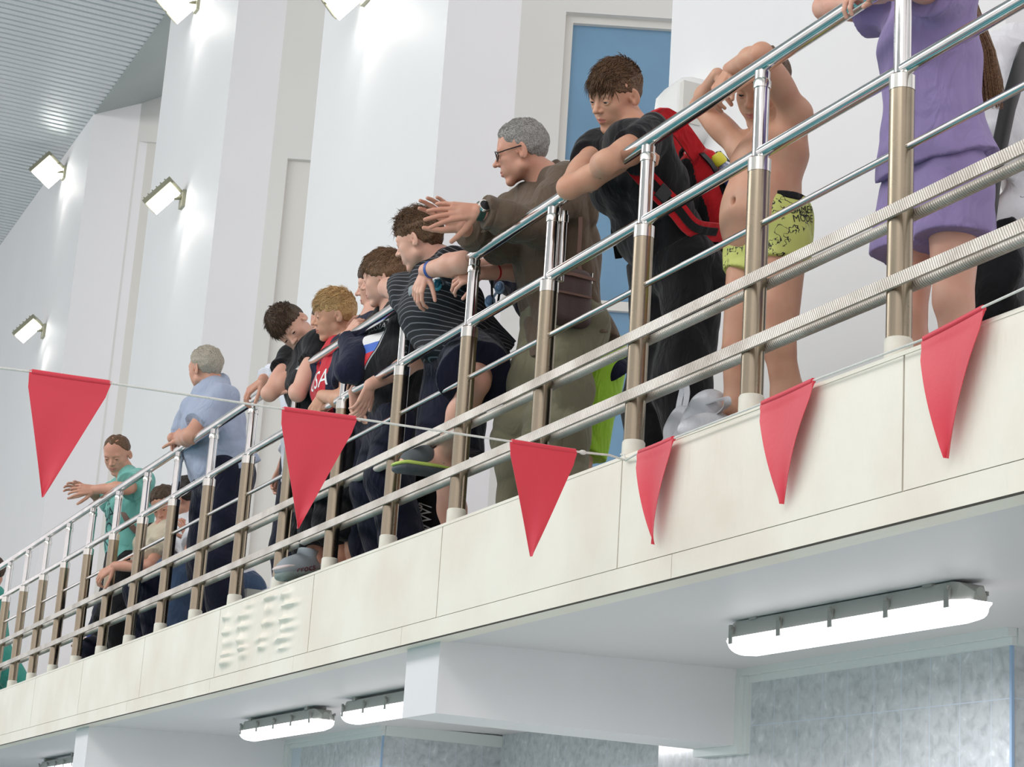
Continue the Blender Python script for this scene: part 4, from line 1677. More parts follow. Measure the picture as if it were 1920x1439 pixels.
def print_on(target, name, m, centre, right, up, polys=None, text=None, size=0.05, parent=None, lift=0.0015, spacing=1.0, label=None):
    """a printed mark: outline polygons or lettering laid onto the surface of target, thin and following it"""
    from mathutils.bvhtree import BVHTree
    right, up = unit(right), np.array(up, float)
    up = unit(up - right * (up @ right))
    nrm = np.cross(right, up)
    centre = np.array(centre, float)
    import bmesh
    bm = bmesh.new()
    if text is not None:
        cu = bpy.data.curves.new(name, 'FONT')
        cu.body = text
        cu.size = size
        cu.align_x = 'CENTER'
        cu.align_y = 'CENTER'
        cu.space_line = 0.85 * spacing
        cu.resolution_u = 3
        to = bpy.data.objects.new(name, cu)
        COL.objects.link(to)
        dg = bpy.context.evaluated_depsgraph_get()
        me = bpy.data.meshes.new_from_object(to.evaluated_get(dg))
        bm.from_mesh(me)
        bpy.data.objects.remove(to)
        bpy.data.curves.remove(cu)
        bpy.data.meshes.remove(me)
    else:
        for poly in polys:
            bm.faces.new([bm.verts.new((x, y, 0)) for x, y in poly])
    bmesh.ops.triangulate(bm, faces=bm.faces[:])
    for _ in range(3):
        long = [e for e in bm.edges if e.calc_length() > 0.012]
        if not long:
            break
        bmesh.ops.subdivide_edges(bm, edges=long, cuts=1)
        bmesh.ops.triangulate(bm, faces=bm.faces[:])
    tm = target.data
    off = np.array(target.location) + (np.array(target.parent.location) if target.parent else 0)
    bv = BVHTree.FromPolygons([tuple(np.array(v.co) + off) for v in tm.vertices], [tuple(p.vertices) for p in tm.polygons])
    missed = []
    for v in bm.verts:
        w = centre + right * v.co.x + up * v.co.y
        hit, hn, _, _ = bv.ray_cast(Vector(w + nrm * 0.4), Vector(-nrm), 0.8)
        if hit is not None:
            w = np.array(hit) + nrm * lift
        else:
            missed.append(v)
        v.co = Vector(w)
    if missed and len(missed) < len(bm.verts):
        bmesh.ops.delete(bm, geom=missed, context='VERTS')
    me = bpy.data.meshes.new(name)
    bm.to_mesh(me)
    bm.free()
    me.materials.append(m)
    o = bpy.data.objects.new(name, me)
    COL.objects.link(o)
    par = parent if parent is not None else target
    o.parent = par
    loc = np.array(par.location)
    if par.parent is not None:
        loc = loc + np.array(par.parent.location)
    o.location = Vector((-loc).tolist())
    if label:
        o['label'] = label
    return o


M['skin_fair'] = skin_mat('fair_skin', (220, 174, 154))
M['skin_tan'] = skin_mat('tanned_skin', (208, 160, 134))
M['skin_man'] = skin_mat('ruddy_skin', (204, 154, 132))
M['hair_brown'] = hair_mat('brown_hair', (62, 46, 36), (128, 96, 68))
M['hair_dark'] = hair_mat('dark_brown_hair', (50, 40, 33), (98, 76, 58))
M['hair_blond'] = hair_mat('blond_hair', (158, 122, 78), (222, 188, 134))
M['hair_chest'] = hair_mat('chestnut_hair', (84, 62, 46), (146, 112, 82))
M['hair_grey'] = hair_mat('grey_hair', (104, 102, 98), (170, 167, 162))
M['hair_lgrey'] = hair_mat('light_grey_hair', (138, 128, 114), (190, 182, 166))
M['hair_black'] = hair_mat('black_hair', (30, 27, 25), (62, 54, 48))
M['black'] = cloth('black_cotton', (26, 26, 29))
M['blackp'] = cloth('black_trouser_cloth', (20, 20, 23))
M['navy'] = cloth('navy_cotton', (30, 33, 56))
M['navyp'] = cloth('dark_navy_cloth', (24, 27, 46))
M['brown'] = cloth('brown_linen', (101, 86, 72), 0.85, 180, 0.12)
M['olive'] = cloth('olive_canvas', (124, 121, 99), 0.9, 200, 0.12)
M['lilac'] = cloth('lilac_cotton', (150, 134, 182), 0.85, 220, 0.06)
M['teal'] = cloth('turquoise_cotton', (116, 182, 172))
M['teal_d'] = cloth('teal_cotton', (72, 160, 146))
M['lblue'] = cloth('light_blue_linen', (164, 174, 196), 0.85, 150, 0.12)
M['white'] = cloth('white_cotton', (228, 228, 232))
M['paleshirt'] = cloth('pale_striped_shirt', (228, 231, 240))
M['beige'] = cloth('beige_cotton', (206, 194, 170))
M['jeans'] = cloth('blue_denim', (66, 84, 112), 0.9, 300, 0.15, var=0.15)
M['greyp'] = cloth('grey_trouser_cloth', (150, 152, 156))
M['lime'] = cloth('lime_shorts_fabric', (166, 216, 62), 0.6)
M['striped'] = stripes_mat('thin_striped_cotton', (30, 31, 36), (120, 122, 128), 0.0165, 0.0028, (0.05, 0.25, 0.95))
M['doodle'] = doodle_mat()
M['red'] = cloth('red_fabric', (196, 28, 38), 0.7)
M['redshirt'] = cloth('red_jersey', (200, 36, 52), 0.8)
M['whiteprint'] = mat('white_print', (236, 236, 236), 0.7)
M['greyprint'] = mat('grey_print', (170, 172, 176), 0.7)
M['blueprint'] = mat('blue_print', (70, 110, 200), 0.7)
M['redprint'] = mat('red_print', (214, 44, 54), 0.7)
M['blackprint'] = mat('black_print', (24, 24, 24), 0.7)
M['darkteal'] = mat('dark_teal_print', (22, 52, 62), 0.7)
M['rubber'] = mat('grey_rubber', (142, 150, 156), 0.6)
M['rubberd'] = mat('grey_green_sole', (128, 142, 138), 0.7, bump=(150, 0.4))
M['shoe'] = mat('dark_shoe', (40, 40, 44), 0.6)
M['blackpl'] = mat('black_plastic', (18, 18, 20), 0.35)
M['leather'] = mat('dark_brown_leather', (70, 52, 48), 0.55, bump=(120, 0.15))
M['strap'] = mat('brown_strap', (112, 82, 70), 0.55)
# ================================================================ the spectators, right to left
SHORT = [-0.30, -0.22, -0.10, -0.02, 0.05, 0.10, 0.14, 0.24, 0.30, 0.40]       # hairline of short hair
BOY = [-0.34, -0.24, -0.10, 0.00, 0.05, 0.06, 0.08, 0.13, 0.16, 0.22]
BOWL = [-0.36, -0.28, -0.16, -0.06, 0.03, 0.02, 0.04, 0.09, 0.14, 0.20]
RECEDE = [-0.28, -0.20, -0.08, 0.0, 0.07, 0.13, 0.20, 0.36, 0.42, 0.55]


def figure(root, J, s, skin, fat, head, hands, arms=1.0, feet=True, h=0.006, hf=0.0026, smile=0.0, age=0.3, ear=1.0, look=(0, 1, -0.2), browm=None):
    """body with head (centre, frame, height) and hands (wrist, knuckle direction, palm direction, kwargs)"""
    hc, HR, H = head
    J['hb'] = hc + HR @ (V3(0, -0.13, -0.22) * H)
    pr = body_prims(J, s, fat, arms, feet)
    pr += head_prims(hc, HR, H, age, smile, ear)
    hs = []
    for w, d, n, left, kw in hands:
        L = kw.pop('L', 0.185 * s)
        pr += hand_prims(w, d, n, L, left, **kw)
        hs.append((np.array(w), np.array(d, float), L))
    b = make_body(root, pr, skin, H, hc, HR, hs, h, hf, smile)
    face_parts(root, hc, HR, H, browm or M['hair_brown'], look)
    return b


def px_head(px, py, X, H, fcam, up):
    return (P(px, py, 0, X), head_frame(fcam, up), H)


# ---- girl in lilac -------------------------------------------------------------------------------------------------
def girl():
    X0, s = -0.25, 0.88
    J = pose(X0, s, dict(
        hL=(1792, 335, 0.085), hR=('o', 'hL', (-0.17, 0, 0)),
        sL=(1776, -15, 0.155), sR=(1700, 6, -0.13), nek=(1730, -50, 0.0),
        eL=(1690, -40, 'n'), wL=(1650, -10, 'f'),
        eR=(1548, 14, 'f'), wR=(1605, 2, 'n')), dict(L=(0.07, 0.36), R=(-0.09, 0.32)))
    root = person('person in a lilac shirt and matching shorts leaning on the rail at the right', X0, 0.3)
    hd = px_head(1665, -150, X0, 0.215, (-0.8, 0.45, 0.3), (0.1, -1))
    figure(root, J, s, M['skin_fair'], 1.0, hd, [(J['wL'], cam_dir(-0.9, 0.1, 0.3), cam_dir(0.0, 0.95, -0.1), True, dict(L=0.145, curl=(0.6, 0.6, 0.65, 0.7))),
                                               (J['wR'], cam_dir(0.75, -0.3, 0.4), cam_dir(0.2, 0.9, -0.2), False, dict(L=0.145, curl=(0.6, 0.6, 0.65, 0.7)))], arms=1.0)
    hair(root, *hd, M['hair_chest'], BOWL, 0.045, 500, 3, 0.05)
    # long hair down the back
    b = MB()
    rng = random.Random(4)
    for k in range(520):
        a, c = rng.uniform(-1, 1), rng.uniform(-1, 1)
        p0 = hd[0] + hd[1] @ (V3(0.16 * a, -0.40, 0.05 + 0.1 * c) * 0.215)
        pa = P(1822 + 10 * a, 15 + 10 * c, 0, X0 + 0.02 + 0.05 * c)
        pb = P(1848 + 18 * a, 95, 0, X0 + 0.03 + 0.05 * c)
        pc = P(1862 + 19 * a + rng.uniform(-4, 4), 178 + 28 * c, 0, X0 + 0.02 + 0.04 * c)
        b.tube([p0, (p0 + pa) / 2 + V3(0, 0.02, 0), pa, pb, pc], [0.002, 0.0022, 0.0022, 0.002, 0.0005], 4)
    b.build('long_hair', M['hair_chest'], root)
    pr = shirt_prims(J, s, 1.02, 0.026, 0.52, hem=P(1760, 318, 0, X0), sleeve_w=2.4, flare=1.14)
    pr.append(cloth_folds(0.006, 26, 11))
    solid('shirt', pr, 0.006, M['lilac'], root)
    pr = trouser_prims(J, s, 0.94, 0.014, 0.26, 1.5, loose=0.014) + [cloth_folds(0.003, 28, 12)]
    solid('shorts', pr, 0.006, M['lilac'], root)
    shoes(root, J, s, M['shoe'])


# ---- boy in swim trunks --------------------------------------------------------------------------------------------
def swim_boy():
    X0, s = -0.98, 0.80
    J = pose(X0, s, dict(
        hL=(1468, 425, 0.065), hR=('o', 'hL', (-0.14, -0.01, 0)),
        sL=(1492, 215, 0.135), sR=('o', 'sL', (-0.25, -0.02, -0.03)), nek=(1468, 205, -0.01),
        eL=(1428, 100, 'n'), wL=(1368, 130, 'f'),
        eR=(1312, 200, 'f'), wR=(1345, 140, 'n')), dict(L=(0.07, 0.33), R=(-0.10, 0.25)))
    root = person('person in yellow-green swim trunks only, arms raised over the top rail', X0, 0.3)
    hd = px_head(1427, 164, X0, 0.222, (-0.52, 0.42, 0.74), (0.15, -1))
    fat = 1.12
    hc, HR, H = hd
    J['wai'] = (J['hL'] + J['hR']) / 2 * 0.55 + (J['sL'] + J['sR']) / 2 * 0.45 + V3(0, -0.012, 0)
    J['hb'] = hc + HR @ (V3(0, -0.13, -0.22) * H)
    pr = body_prims(J, s, fat, 0.95) + head_prims(hc, HR, H, 0.15)
    pel = (J['hL'] + J['hR']) / 2
    pr.append(ellipsoid(pel * 0.62 + J['wai'] * 0.38 + V3(0, -0.055, 0.0), (0.115, 0.075, 0.10), k=0.06))
    pr.append(ellipsoid(P(1381, 378, 0, X0 + 0.02), (0.007, 0.02, 0.010), k=0.012, sub=True, fine=False))
    hands = [(J['wL'], cam_dir(-0.5, 0.75, 0.1), cam_dir(0.5, 0.6, -0.3), True, dict(L=0.145, curl=(0.5, 0.5, 0.55, 0.6))),
             (J['wR'], cam_dir(0.75, 0.35, 0.35), cam_dir(0.1, 0.7, -0.6), False, dict(L=0.15, curl=(0.35, 0.4, 0.45, 0.45), spread=0.2))]
    hs = []
    for w, d, n, left, kw in hands:
        L = kw.pop('L')
        pr += hand_prims(w, d, n, L, left, **kw)
        hs.append((w, np.array(d), L))
    make_body(root, pr, M['skin_tan'], H, hc, HR, hs, 0.0048, 0.0024)
    face_parts(root, hc, HR, H, M['hair_brown'], (-0.2, 1, -0.1), 0.8)
    hair(root, *hd, M['hair_brown'], BOY, 0.035, 700, 5, 0.05)
    pr = [round_bar(pel + (J['wai'] - pel) * 0.50, pel - V3(0, 0, 0.03), 0.094, 0.098, 0.04, (unit(J['hL'] - J['hR']), 1.40), cap_a=True)]
    for q in 'LR':
        pr.append(round_bar(J['h' + q] + V3(0, 0, 0.02), J['h' + q] + (J['k' + q] - J['h' + q]) * 0.30, 0.080, 0.080, 0.04, cap_b=True))
    pr.append(cloth_folds(0.003, 40, 3))
    t = solid('swim_trunks', pr, 0.005, M['doodle'], root)
    wp = pel + (J['wai'] - pel) * 0.50
    pr = [round_bar(wp - V3(0, 0, 0.012), wp + V3(0, 0, 0.012), 0.105, 0.103, 0.01, (unit(J['hL'] - J['hR']), 1.40), cap_a=True, cap_b=True)]
    tag(solid('waistband', pr, 0.004, M['black'], t), 'black waistband').location = -root.location * 0
    bpy.context.view_layer.update()
    print_on(t, 'lettering', M['blackprint'], P(1492, 407, 0, X0 + 0.1), cam_dir(1, -0.1, -0.35), cam_dir(-0.25, -1, 0), text='GAMER\nMODE', size=0.030)


# ---- boy with the backpack -----------------------------------------------------------------------------------------
def backpack_boy():
    X0, s = -1.75, 0.95
    J = pose(X0, s, dict(
        hL=(1292, 500, 0.085), hR=('o', 'hL', (-0.17, 0, 0)),
        sL=(1222, 262, 0.17), sR=('o', 'sL', (-0.33, -0.03, 0.055)), nek=(1192, 252, -0.01),
        eL=('y', 1138, 303, -0.055), wL=('o', 'eL', (-0.21, 0.07, 0.055)),
        eR=('y', 1066, 352, -0.055), wR=('o', 'eR', (0.17, 0.13, 0.07))), dict(L=(0.09, 0.46), R=(-0.10, 0.42)))
    root = person('person in a black t-shirt and backpack leaning on crossed arms', X0, 0.4)
    hd = px_head(1152, 180, X0 - 0.02, 0.226, (-0.72, 0.35, 0.60), (0.20, -1))
    figure(root, J, s, M['skin_tan'], 0.95, hd, [(J['wL'], (-1, 0.2, 0.1), (0, 0, -1), True, dict(L=0.165, curl=(0.9, 0.9, 0.9, 0.9))),
                                                (J['wR'], (1, 0.4, 0.1), (0, 0, -1), False, dict(L=0.16, curl=(0.9, 0.9, 0.9, 0.9)))],
           h=0.005, hf=0.0023, age=0.3, ear=1.05, look=(0.25, 1, -0.35))
    hair(root, *hd, M['hair_brown'], BOY, 0.045, 2600, 7, 0.15, comb=(0.35, 0.9, 0.25), top_long=0.9, fringe=1.0, side=0.3, fade=0.10)
    pr = shirt_prims(J, s, 0.98, 0.024, 0.45, hem=P(1306, 560, 0, X0), sleeve_w=1.5, flare=1.10, sleeve_end=dict(L=0.48, R=0.22)) + [cloth_folds(0.008, 24, 21)]
    solid('t_shirt', pr, 0.006, M['black'], root)
    pr = trouser_prims(J, s, 0.95, 0.020, 1.0, 1.3) + [cloth_folds(0.008, 22, 22)]
    solid('trousers', pr, 0.007, M['blackp'], root)
    shoes(root, J, s, M['shoe'])
    return J, X0, s


# ---- man in the brown shirt ----------------------------------------------------------------------------------------
def brown_man():
    X0, s = -2.58, 1.0
    J = pose(X0, s, dict(
        hL=(1080, 605, 0.095), hR=('o', 'hL', (-0.19, 0, 0)),
        sL=(1074, 345, 0.18), sR=('o', 'sL', (-0.36, -0.05, -0.01)), nek=(1035, 338, -0.01),
        eL=('y', 1012, 426, 0.14), wL=('y', 898, 396, -0.10),
        eR=('y', 940, 460, 0.10), wR=('y', 868, 428, -0.10)), dict(L=(0.10, 0.36), R=(-0.11, 0.30)))
    root = person('person in a brown shirt and glasses holding both hands out over the rail', X0, 0.33)
    hd = px_head(976, 286, X0 - 0.01, 0.232, (-0.97, 0.20, -0.12), (0.20, -1))
    dL = unit(P(845, 391, 0, X0 - 0.02) - J['wL'])
    figure(root, J, s, M['skin_man'], 1.05, hd, [(J['wL'], cam_dir(-1, 0.03, 0.1), cam_dir(0.1, 0.35, -0.9), True, dict(L=0.19, curl=(0.10, 0.12, 0.16, 0.22), spread=0.30, thumb=(0.9, 0.5))),
                                               (J['wR'], cam_dir(-0.75, -0.65, 0.0), cam_dir(-0.2, 0.3, 0.9), False, dict(L=0.185, curl=(0.25, 0.25, 0.3, 0.3), spread=0.15, thumb=(0.8, 0.1)))],
           h=0.005, hf=0.0023, age=1.0, ear=1.1)
    hair(root, *hd, M['hair_grey'], SHORT, 0.022, 2600, 9, 0.045, comb=(0.2, 0.8, 0.2), top_long=1.8, side=0.8, wr=0.003)
    # glasses
    g = MB()
    hc, HR, H = hd
    W = lambda x, y, z: hc + HR @ (V3(x, y, z) * H)
    for sg in (1, -1):
        pts = [W(sg * (0.14 + 0.095 * math.cos(a)), 0.385 - 0.05 * abs(math.cos(a)) * (1 if math.cos(a) > 0 else 0), -0.005 + 0.075 * math.sin(a)) for a in np.linspace(0, 2 * math.pi, 17)]
        g.tube(pts, 0.0022, 6)
        g.tube([W(sg * 0.235, 0.335, 0.03), W(sg * 0.31, 0.20, 0.035), W(sg * 0.345, -0.05, 0.05), W(sg * 0.34, -0.13, 0.01)], 0.0022, 6)
    g.tube([W(0.045, 0.385, 0.0), W(0, 0.395, 0.02), W(-0.045, 0.385, 0.0)], 0.002, 6)
    g.build('glasses', M['blackpl'], root)
    pr = shirt_prims(J, s, 1.08, 0.026, 1.0, hem=P(1072, 655, 0, X0), flare=1.08, sleeve_end=dict(L=1.86, R=1.84), sleeve_w=1.7, collar=0.38)
    pr.append(cloth_folds(0.011, 24, 31))
    sh = solid('shirt', pr, 0.006, M['brown'], root)
    # rolled cuffs
    for q, sl in (('L', 0.86), ('R', 0.84)):
        E, Wr = J['e' + q], J['w' + q]
        a = E + (Wr - E) * (sl - 0.10)
        c = E + (Wr - E) * (sl + 0.04)
        solid('cuff', [round_bar(a, c, 0.055, 0.058, 0.01, cap_a=True, cap_b=True), cloth_folds(0.006, 45, 8)], 0.005, M['brown'], root)
    pr = trouser_prims(J, s, 1.04, 0.028, 1.0, 1.35) + [cloth_folds(0.010, 22, 33)]
    pk = J['hL'] * 0.35 + J['kL'] * 0.65
    pr.append(ellipsoid(pk + V3(0.085, 0.0, 0.0), (0.025, 0.085, 0.10), k=0.015))
    solid('cargo_trousers', pr, 0.006, M['olive'], root)
    shoes(root, J, s, M['shoe'])
    # wrist watch
    d = unit(J['wL'] - J['eL'])
    wp = J['wL'] - d * 0.004
    wt = MB()
    wt.tube([wp - d * 0.011, wp + d * 0.011], 0.0345, 24)
    o = wt.build('watch', mat('dark_green_strap', (28, 62, 54), 0.5), root)
    n = unit(cam_dir(-0.1, -0.5, 0.85) - d * (cam_dir(-0.1, -0.5, 0.85) @ d))
    wt = MB(); wt.tube([wp + n * 0.030, wp + n * 0.041], 0.0225, 28); q_ = wt.build('watch_case', M['steelcap'], o); q_.location = (0, 0, 0)
    wt = MB(); wt.tube([wp + n * 0.0405, wp + n * 0.0425], 0.0185, 28); q_ = wt.build('watch_face', M['blackpl'], o); q_.location = (0, 0, 0)
    return J, X0, s


# ---- boy in navy t-shirt and lime shorts behind --------------------------------------------------------------------
def lime_boy():
    X0, s = -2.95, 0.95
    J = pose(X0, s, dict(
        hL=(1125, 668, 0.085), hR=('o', 'hL', (-0.17, 0, 0)),
        sL=(1040, 478, 0.16), sR=('o', 'sL', (-0.32, -0.03, 0)), nek=(1000, 455, 0),
        eL=('y', 1000, 506, 0.30), wL=('y', 902, 512, 0.06),
        eR=('y', 965, 500, 0.32), wR=('y', 880, 500, 0.10)), dict(L=(0.09, 0.62), R=(-0.1, 0.58)))
    root = person('person in a navy t-shirt and lime shorts behind the brown shirt', X0, 0.6)
    hd = px_head(968, 420, X0, 0.22, (-0.9, 0.4, 0.1), (-0.1, -1))
    figure(root, J, s, M['skin_fair'], 1.0, hd, [(J['wL'], cam_dir(-0.9, 0.25, 0.0), cam_dir(-0.1, 0.6, -0.7), True, dict(L=0.155, curl=(0.5, 0.55, 0.6, 0.6), spread=0.25)),
                                               (J['wR'], cam_dir(-0.8, 0.5, 0.1), cam_dir(-0.1, 0.6, -0.7), False, dict(curl=(0.4, 0.4, 0.4, 0.4)))], h=0.007, hf=0.003)
    hair(root, *hd, M['hair_brown'], BOY, 0.04, 300, 4, 0.05)
    pr = shirt_prims(J, s, 1.05, 0.025, 0.7, hem=P(1128, 715, 0, X0), flare=1.08) + [cloth_folds(0.009, 24, 41)]
    solid('t_shirt', pr, 0.007, M['navy'], root)
    pr = trouser_prims(J, s, 1.0, 0.02, 0.48, 1.3, loose=0.01) + [cloth_folds(0.005, 24, 42)]
    solid('shorts', pr, 0.007, M['lime'], root)
    shoes(root, J, s, M['shoe'])
    b = MB(); d = unit(J['wL'] - J['eL']); p = J['wL'] - d * 0.07
    b.tube([p - d * 0.004, p + d * 0.004], 0.032, 16)
    tag(b.build('bracelet', M['red'], root), 'thin red bracelet')
    return J


# ---- heavier boy in the striped t-shirt ----------------------------------------------------------------------------
def striped_boy():
    X0, s = -3.10, 0.93
    J = pose(X0, s, dict(
        hL=(893, 668, 0.09), hR=('o', 'hL', (-0.18, 0, 0)),
        sL=(848, 505, 0.165), sR=('o', 'sL', (-0.34, -0.04, -0.01)), nek=(826, 488, 0.0),
        eL=(868, 492, 'n'), wL=(798, 508, 'f'),
        eR=(728, 540, 'f'), wR=(782, 532, 'n'),
        kL=(893, 716, 'n'), aL=(828, 862, 'f')), dict(R=(-0.10, 0.28)))
    J['tL'] = J['aL'] + V3(0.0, -0.135, -0.035)
    root = person('person in a dark striped t-shirt with one foot up on the lower bar', X0, 0.3)
    hd = px_head(784, 452, X0, 0.222, (-0.90, 0.28, -0.32), (0.12, -1))
    figure(root, J, s, M['skin_fair'], 1.25, hd, [(J['wL'], cam_dir(-0.35, 0.9, 0.1), cam_dir(0.6, 0.3, -0.6), True, dict(L=0.165, curl=(0.45, 0.45, 0.5, 0.5), spread=0.12)),
                                                 (J['wR'], cam_dir(0.7, 0.4, 0.1), cam_dir(0.1, 0.8, -0.3), False, dict(L=0.165, curl=(0.5, 0.5, 0.5, 0.5)))], arms=1.1, h=0.0055, hf=0.0024, age=0.5)
    hair(root, *hd, M['hair_brown'], BOY, 0.045, 2200, 17, 0.22, comb=(0.6, 0.7, 0.9), top_long=1.5, side=0.5, mess=0.55)
    pr = shirt_prims(J, s, 1.27, 0.022, 0.55, hem=P(897, 690, 0, X0), flare=1.05, sleeve_w=1.5, sleeve_end=dict(L=0.5, R=0.28)) + [cloth_folds(0.007, 24, 51)]
    solid('t_shirt', pr, 0.006, M['striped'], root)
    pr = trouser_prims(J, s, 1.25, 0.020, 0.42, 1.5, loose=0.03) + [cloth_folds(0.006, 24, 52)]
    solid('shorts', pr, 0.006, M['navyp'], root)
    b = MB(); d = unit(J['wL'] - J['eL']); p = J['wL'] - d * 0.035
    b.tube([p - d * 0.007, p + d * 0.007], 0.0335, 18)
    tag(b.build('wristband', mat('blue_wristband', (44, 84, 160), 0.5), root), 'narrow blue wristband')
    # sandals: left one on the bar
    for q in 'LR':
        A, T = J['a' + q], J['t' + q]
        f = unit(T - A)
        hl = A - f * 0.035 - V3(0, 0, 0.052)
        tt = T + f * 0.015 - V3(0, 0, 0.008)
        up = unit(np.cross(np.cross(f, (0, 0, 1)), f))
        sd = unit(np.cross(f, up))
        sole = solid('sandal', [round_bar(hl - up * 0.006, tt - up * 0.008, 0.040, 0.046, 0.02, (up, 0.45))], 0.005, mat('sandal_sole', (70, 78, 84), 0.6, bump=(90, 0.3)), root)
        a_ = solid('lime_edge', [round_bar(hl + up * 0.010, tt + up * 0.009, 0.041, 0.046, 0.01, (up, 0.22))], 0.004, mat('lime_rubber', (196, 220, 110), 0.5), sole)
        a_.location = (0, 0, 0)
        solid('sandal_upper', [round_bar(tt - f * 0.03 + up * 0.014, tt - f * 0.09 + up * 0.026, 0.040, 0.043, 0.02), cut_plane(hl + up * 0.008, -up)], 0.005, mat('grey_sandal_fabric', (88, 94, 98), 0.8), root)
        solid('sandal_strap', [round_bar(A - V3(0, 0, 0.012) - up * 0.012, A + up * 0.018, 0.046, 0.045, 0.01, cap_a=True, cap_b=True)], 0.005, mat('grey_neoprene', (104, 116, 124), 0.8), root)
    return J


# ---- boy in the black t-shirt with the shield ----------------------------------------------------------------------
def shield_boy():
    X0, s = -3.72, 0.92
    J = pose(X0, s, dict(
        hL=(756, 800, 0.085), hR=('o', 'hL', (-0.17, 0, 0)),
        sL=(772, 605, 0.165), sR=('o', 'sL', (-0.33, -0.02, -0.0)), nek=(742, 572, 0.0),
        eL=('y', 785, 676, 0.18), wL=('y', 694, 722, -0.03),
        eR=('y', 706, 684, 0.14), wR=('y', 664, 736, 0.0),
        kL=(728, 900, 0.09), kR=(704, 912, -0.10)), dict(L=(0.09, 0.26), R=(-0.10, 0.25)))
    root = person('person in a black t-shirt with a tricolour shield print, hands hanging down', X0, 0.2)
    hd = px_head(719, 523, X0, 0.222, (-0.95, 0.15, -0.16), (0.15, -1))
    figure(root, J, s, M['skin_fair'], 0.95, hd, [(J['wL'], cam_dir(-0.35, 0.95, 0.05), cam_dir(-0.5, -0.2, -0.6), True, dict(L=0.165, curl=(0.3, 0.35, 0.35, 0.4))),
                                                 (J['wR'], cam_dir(0.15, 0.95, 0.2), cam_dir(0.5, 0.1, 0.7), False, dict(L=0.165, curl=(0.4, 0.4, 0.45, 0.5)))], h=0.0055, hf=0.0026)
    hair(root, *hd, M['hair_chest'], BOWL, 0.055, 2200, 13, 0.13, comb=(0.3, 0.7, -0.3), top_long=1.2, fringe=0.9)
    pr = shirt_prims(J, s, 0.97, 0.034, 0.88, hem=P(770, 842, 0, X0), flare=1.15, sleeve_w=1.8) + [cloth_folds(0.009, 22, 61)]
    t = solid('t_shirt', pr, 0.006, M['black'], root)
    pr = trouser_prims(J, s, 0.97, 0.026, 1.0, 1.3) + [cloth_folds(0.007, 22, 62)]
    solid('trousers', pr, 0.007, M['navyp'], root)
    shoes(root, J, s, M['shoe'])
    # shield print
    c = P(730, 646, 0, X0 + 0.03)
    rt, up = V3(1, 0.05, 0), V3(0.0, -0.12, 1)
    def pts(sc, z0=-9, z1=9):
        sh = [(-0.085, 0.09), (0.0, 0.105), (0.085, 0.09), (0.088, 0.03), (0.06, -0.05), (0.0, -0.115), (-0.06, -0.05), (-0.088, 0.03)]
        out = []
        n = len(sh)
        for i in range(n):
            a, b_ = sh[i], sh[(i + 1) % n]
            for t_ in np.linspace(0, 1, 8, endpoint=False):
                out.append(((a[0] + (b_[0] - a[0]) * t_) * sc, (a[1] + (b_[1] - a[1]) * t_) * sc))
        def clip(poly, lim, keep_above):
            res = []
            for i in range(len(poly)):
                p, q = poly[i], poly[(i + 1) % len(poly)]
                ip, iq = (p[1] >= lim) == keep_above, (q[1] >= lim) == keep_above
                if ip:
                    res.append(p)
                if ip != iq:
                    k = (lim - p[1]) / (q[1] - p[1])
                    res.append((p[0] + (q[0] - p[0]) * k, lim))
            return res
        out = clip(out, z0, True)
        return clip(out, z1, False)
    bpy.context.view_layer.update()
    print_on(t, 'shield_outline', M['greyprint'], c, rt, up, polys=[pts(1.0)], lift=0.001)
    print_on(t, 'shield_field', M['black'], c, rt, up, polys=[pts(0.90)], lift=0.002)
    print_on(t, 'white_band', M['whiteprint'], c, rt, up, polys=[pts(0.88, -0.005, 0.035)], lift=0.003)
    print_on(t, 'blue_band', M['blueprint'], c, rt, up, polys=[pts(0.88, -0.045, -0.005)], lift=0.003)
    print_on(t, 'red_band', M['redprint'], c, rt, up, polys=[pts(0.88, -0.2, -0.045)], lift=0.003)
    print_on(t, 'shield_lettering', M['greyprint'], c + up * 0.062, rt, up, text='RUSSIA', size=0.040, lift=0.0035)


